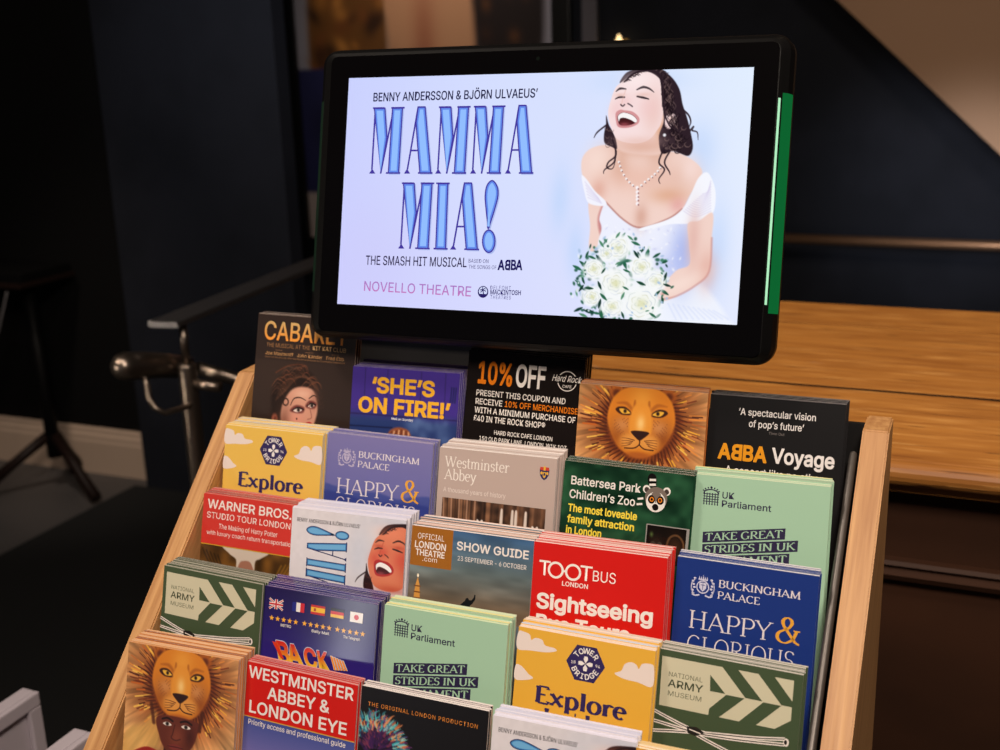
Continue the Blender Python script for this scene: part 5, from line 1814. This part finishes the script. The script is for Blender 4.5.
def pxf(V):
    out = np.empty_like(V)
    out[:, 0] = X0 + .15 + V[:, 0] * .001
    out[:, 1] = -.022 + V[:, 1] * .001
    out[:, 2] = Z1 - .1 - V[:, 2] * .001
    return out


po = bpy.data.objects.new('poster', s.build('poster', M_MATTE, pxf))
COL.objects.link(po)
po.parent = pf

# pale upright trim and a little flame lamp on the back wall
bm = bmesh.new()
box(bm, -1.545, -1.475, 4.46, 4.5, 0, 3.0, .004)
struct(bm, 'trim_1', principled('grey_trim_paint', (96, 92, 100), .5))
lamp = empty('wall_lamp', (-1.362, 4.5, 1.5), 'small wall lamp with a flame shaped bulb above the monitor', 'lamp')
bm = bmesh.new()
box(bm, -.032, .032, -.012, 0, -.14, .03, .004)
link_mesh('backplate', bm, principled('old_brass', (110, 92, 60), .35, .9), lamp)
bm = bmesh.new()
tube(bm, [(0, -.01, -.08), (0, -.05, -.085), (0, -.062, -.06), (0, -.062, -.02)], .007, 10)
link_mesh('arm', bm, principled('old_brass', (110, 92, 60), .35, .9), lamp, True)
bm = bmesh.new()
tube(bm, [(0, -.062, -.02), (0, -.062, 0), (0, -.062, .018), (0, -.062, .036), (0, -.062, .05)], [.008, .016, .014, .007, .002], 14)
link_mesh('bulb', bm, emit('warm_bulb', (255, 214, 150), 3.0), lamp, True)

# sloping underside of the staircase, top right
bm = bmesh.new()
sl = (1.068 - .488 - 0) and None
pA, pB = (-.36, 3.95, .48 + H), (.245, 3.95, -.085 + H)
dx, dz = pB[0] - pA[0], pB[2] - pA[2]
P = [(pA[0] - dx * 2.2, pA[2] - dz * 2.2), (pB[0] + dx * 1.4, pB[2] + dz * 1.4)]
outl = [P[0], P[1], (P[1][0] + 1.2, P[1][1]), (P[1][0] + 1.2, P[0][1])]
prism(bm, outl, 'y', 3.95, 4.45)
struct(bm, 'trim_2', M_SOFFIT)

# handrail in front of the back wall
M_BRONZE = principled('brushed_bronze', (168, 128, 98), .42, .75)
hr = empty('handrail', (-.15, 4.2, 0), 'long bronze handrail in front of the dark back wall on the right', 'handrail')
bm = bmesh.new()
tube(bm, [(-.95, 0, .70), (1.9, 0, .69)], .02, 14)
link_mesh('rail', bm, M_BRONZE, hr, True)
for xx in (-.7, 1.2):
    bm = bmesh.new()
    tube(bm, [(xx, 0, 0), (xx, 0, .69)], .016, 12)
    link_mesh('post', bm, M_BRONZE, hr, True)

# ------------------------------------------------------------------ wooden counter
M_COUNTER = noisy('worn_orange_wood', (182, 124, 58), (140, 86, 36), (2.0, 18, 18), 2.6, .46, bump=.25, detail=14, lo=.28, hi=.76, dist=.7, spec=.3)
nt = M_COUNTER.node_tree
bs = nt.nodes['Principled BSDF']
ramp = bs.inputs['Base Color'].links[0].from_node
vec = [n for n in nt.nodes if n.type == 'MAPPING'][0]
tc = [n for n in nt.nodes if n.type == 'TEX_COORD'][0]


def extra(scale, ns, lo, hi, col):
    """a second layer of marks in the counter's wood"""
    mp = nt.nodes.new('ShaderNodeMapping')
    mp.inputs['Scale'].default_value = scale
    n = nt.nodes.new('ShaderNodeTexNoise')
    n.inputs['Scale'].default_value = ns
    n.inputs['Detail'].default_value = 8
    r = nt.nodes.new('ShaderNodeMapRange')
    r.inputs['From Min'].default_value = lo
    r.inputs['From Max'].default_value = hi
    m = nt.nodes.new('ShaderNodeMix')
    m.data_type = 'RGBA'
    m.inputs['B'].default_value = lin4(col)
    nt.links.new(tc.outputs['Object'], mp.inputs[0])
    nt.links.new(mp.outputs[0], n.inputs['Vector'])
    nt.links.new(n.outputs[0], r.inputs[0])
    nt.links.new(r.outputs[0], m.inputs['Factor'])
    nt.links.new(bs.inputs['Base Color'].links[0].from_socket, m.inputs['A'])
    nt.links.new(m.outputs['Result'], bs.inputs['Base Color'])


extra((3, 60, 60), 3.0, .60, .74, (88, 46, 18))
extra((4, 44, 44), 3.0, .54, .82, (214, 160, 92))
extra((5, 44, 20), 2.4, .66, .74, (52, 28, 14))
extra((3.5, 26, 1), 1.6, .70, .74, (176, 156, 140))
M_CDARK = noisy('dark_brown_wood', (64, 38, 24), (42, 25, 16), (2, 26, 4), 1.5, .6, bump=.1, detail=8, spec=.2)
ZC = H - .07
YF, YB = .425, 1.165
ct = empty('counter', (.9, .9, 0), 'long worn wooden counter behind the rack on the right', 'counter')


def ck(bm, name, mat, smooth=False):
    for v in bm.verts:
        v.co.x -= .9
        v.co.y -= .9
    return link_mesh(name, bm, mat, ct, smooth)


XC0, XC1 = -.33, 2.4
for y0, y1 in ((YF + .018, .683), (.6915, 1.02), (1.0225, YB)):
    bm = bmesh.new()
    box(bm, XC0, XC1, y0, y1, ZC - .035, ZC, .0025)
    ck(bm, 'top_plank', M_COUNTER)
M_SEAM = principled('dark_seam', (30, 17, 10), .9, 0, .1)
for y0, y1 in ((.6832, .6913), (1.0201, 1.0224)):
    bm = bmesh.new()
    box(bm, XC0, XC1, y0, y1, ZC - .03, ZC - .0006)
    ck(bm, 'seam', M_SEAM)
bm = bmesh.new()
prism(bm, [(YF + .0176, ZC - .0002)] + [(YF + .012 - .012 * math.sin(a), ZC - .012 + .012 * math.cos(a)) for a in np.linspace(0, math.pi, 9)] + [(YF + .0176, ZC - .024)], 'x', XC0, XC1)
ck(bm, 'nosing', M_COUNTER)
bm = bmesh.new()
box(bm, XC0 + .03, XC1, YF + .045, YF + .07, 0, ZC - .035)
ck(bm, 'front_panel', M_CDARK)
bm = bmesh.new()
zm = ZC - .118
prism(bm, [(YF + .045, zm), (YF + .036, zm - .001), (YF + .033, zm - .005), (YF + .038, zm - .010), (YF + .030, zm - .015), (YF + .034, zm - .022), (YF + .045, zm - .026)], 'x', XC0 + .03, XC1)
ck(bm, 'moulding', M_CDARK)
bm = bmesh.new()
box(bm, XC0 + .03, XC1, YF + .07, YB - .03, 0, ZC - .035)
ck(bm, 'carcass', M_CDARK)

# ------------------------------------------------------------------ metal stair rail on the left
M_STEEL = principled('dark_steel', (120, 108, 98), .30, .95)
M_STEEL2 = principled('brushed_steel_bar', (96, 94, 96), .42, .9)
sr = empty('stair_rail', (-1.01, .82, 0), 'metal stair rail post with flat handrail left of the rack', 'handrail')


def rl(p):
    return (p[0] + 1.01, p[1] - .82, p[2] + H)


bm = bmesh.new()
a = Vector(rl((-1.09, .825, -.1340)))
dv = Vector((-.282, .956, -.081)).normalized()
sd = dv.cross(Vector((0, 0, 1))).normalized()
c0 = Vector(rl((-1.0227, .7858, -.0840)))
dv = Vector((-.098, 1.0, 0)).normalized()
sd = dv.cross(Vector((0, 0, 1))).normalized()
q = []
for k in (0.0, 2.2):
    for w_, h_ in ((-.034, -.005), (.024, -.005), (.024, .005), (-.034, .005)):
        q.append(bm.verts.new(c0 + dv * k + sd * w_ + Vector((0, 0, h_))))
for f in ((0, 1, 2, 3), (7, 6, 5, 4), (0, 4, 5, 1), (1, 5, 6, 2), (2, 6, 7, 3), (3, 7, 4, 0)):
    bm.faces.new([q[i] for i in f])
bmesh.ops.bevel(bm, geom=bm.edges[:], offset=.0012, segments=2, affect='EDGES')
link_mesh('flat_rail', bm, M_STEEL2, sr)
cp = Vector(rl((-1.0160, .822, -.09)))
bm = bmesh.new()
tube(bm, [(cp.x, cp.y, c0.z - .005), (cp.x, cp.y, H - .162)], .0068, 14)
link_mesh('upper_post', bm, M_STEEL, sr, True)
bm = bmesh.new()
tube(bm, [(cp.x, cp.y, H - .160), (cp.x, cp.y, H - .164), (cp.x, cp.y, .013)], [.0150, .0160, .0160], 18)
link_mesh('lower_post', bm, M_STEEL, sr, True)
bm = bmesh.new()
tube(bm, [rl(q_) for q_ in ((-1.062, .724, -.1425), (-1.058, .760, -.150), (-1.054, .8, -.160), (-1.046, .860, -.178))], [.024, .0235, .022, .020], 20, round_end=True)
link_mesh('cross_tube', bm, M_STEEL, sr, True)
bm = bmesh.new()
tube(bm, [rl(q_) for q_ in ((-1.0480, .7483, -.160), (-1.0427, .7483, -.180), (-1.0378, .7435, -.2006), (-1.0273, .743, -.217), (-1.0112, .7473, -.2255), (-1.005, .80, -.2295), (-1.012, .815, -.2300))], .0050, 12)
link_mesh('bracket_rod', bm, M_STEEL, sr, True)
bm = bmesh.new()
tube(bm, [rl((-1.01, .822, -.195)), rl((-.9543, .8263, -.1975))], .0095, 12)
link_mesh('side_tube', bm, M_STEEL, sr, True)
bm = bmesh.new()
tube(bm, [rl((-1.035, .870, -.182)), rl((-.9707, .9058, -.2086)), rl((-.80, 1.0, -.26))], .012, 12)
link_mesh('rear_tube', bm, M_STEEL, sr, True)

# ------------------------------------------------------------------ dark things in the shadow on the left
M_SHADOW = principled('black_lacquer', (12, 11, 11), .5, 0, .12)
M_RIM = principled('dark_red_wood', (30, 18, 14), .5, 0, .2)
tb = empty('side_table', (-3.05, 2.30, 0), 'black pedestal table with dark wooden rim in the shadow at the left edge', 'table')
bm = bmesh.new()
box(bm, -.42, .262, -.11, .15, .765, .782, .002)
link_mesh('rim', bm, M_RIM, tb)
bm = bmesh.new()
box(bm, -.41, .255, -.10, .14, .782, .815, .004)
link_mesh('tabletop', bm, M_SHADOW, tb)
bm = bmesh.new()
tube(bm, [(.18, 0, .765), (.19, -.0, .4), (.20, 0, .12)], [.022, .020, .028], 14)
link_mesh('column', bm, M_SHADOW, tb, True)
for an in (-.35, 1.9, 3.9):
    bm = bmesh.new()
    l_ = .17 if an == 1.9 else .27
    tube(bm, [(.20 + .02 * math.cos(an), .02 * math.sin(an), .20), (.20 + l_ * .5 * math.cos(an), l_ * .5 * math.sin(an), .12), (.20 + l_ * math.cos(an), l_ * math.sin(an), .022)], [.02, .018, .022], 10)
    link_mesh('foot', bm, M_RIM, tb, True)
bm = bmesh.new()
tube(bm, spline([(.22, -.13, .76), (.20, -.18, .62), (.15, -.24, .42), (.08, -.27, .2), (.02, -.28, .008), (-.3, -.28, .008)], 6, False), .005, 8)
cb = link_mesh('cable', bm, principled('grey_cable', (70, 68, 70), .5), None, True)
cb.location = tb.location
tag(cb, 'thin grey cable hanging below the dark table at the left edge', 'cable')

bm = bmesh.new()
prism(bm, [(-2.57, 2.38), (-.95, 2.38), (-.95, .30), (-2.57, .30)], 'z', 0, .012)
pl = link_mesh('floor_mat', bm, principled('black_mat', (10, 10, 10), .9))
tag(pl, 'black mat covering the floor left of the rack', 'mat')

# pale boards low at the left
M_PALE = principled('pale_grey_paint', (182, 172, 180), .5)


def board(x, y1, z1, label):
    """standing pale board facing right, with a raised rim along its top and back edges"""
    e = empty('pale_board', (x, y1 - .3, 0), label, 'board')
    bm = bmesh.new()
    box(bm, -.018, 0, -.45, .3, .0, z1, .002)
    link_mesh('panel', bm, M_PALE, e)
    bm = bmesh.new()
    box(bm, 0, .008, -.45, .3, z1 - .018, z1, .002)
    box(bm, 0, .008, .282, .3, .02, z1 - .018, .002)
    link_mesh('rim', bm, M_PALE, e)


board(-.789, .194, .772, 'pale grey board with raised rim at the bottom left corner')
board(-.592, .078, .830, 'pale grey board just left of the rack’s left panel at the bottom')
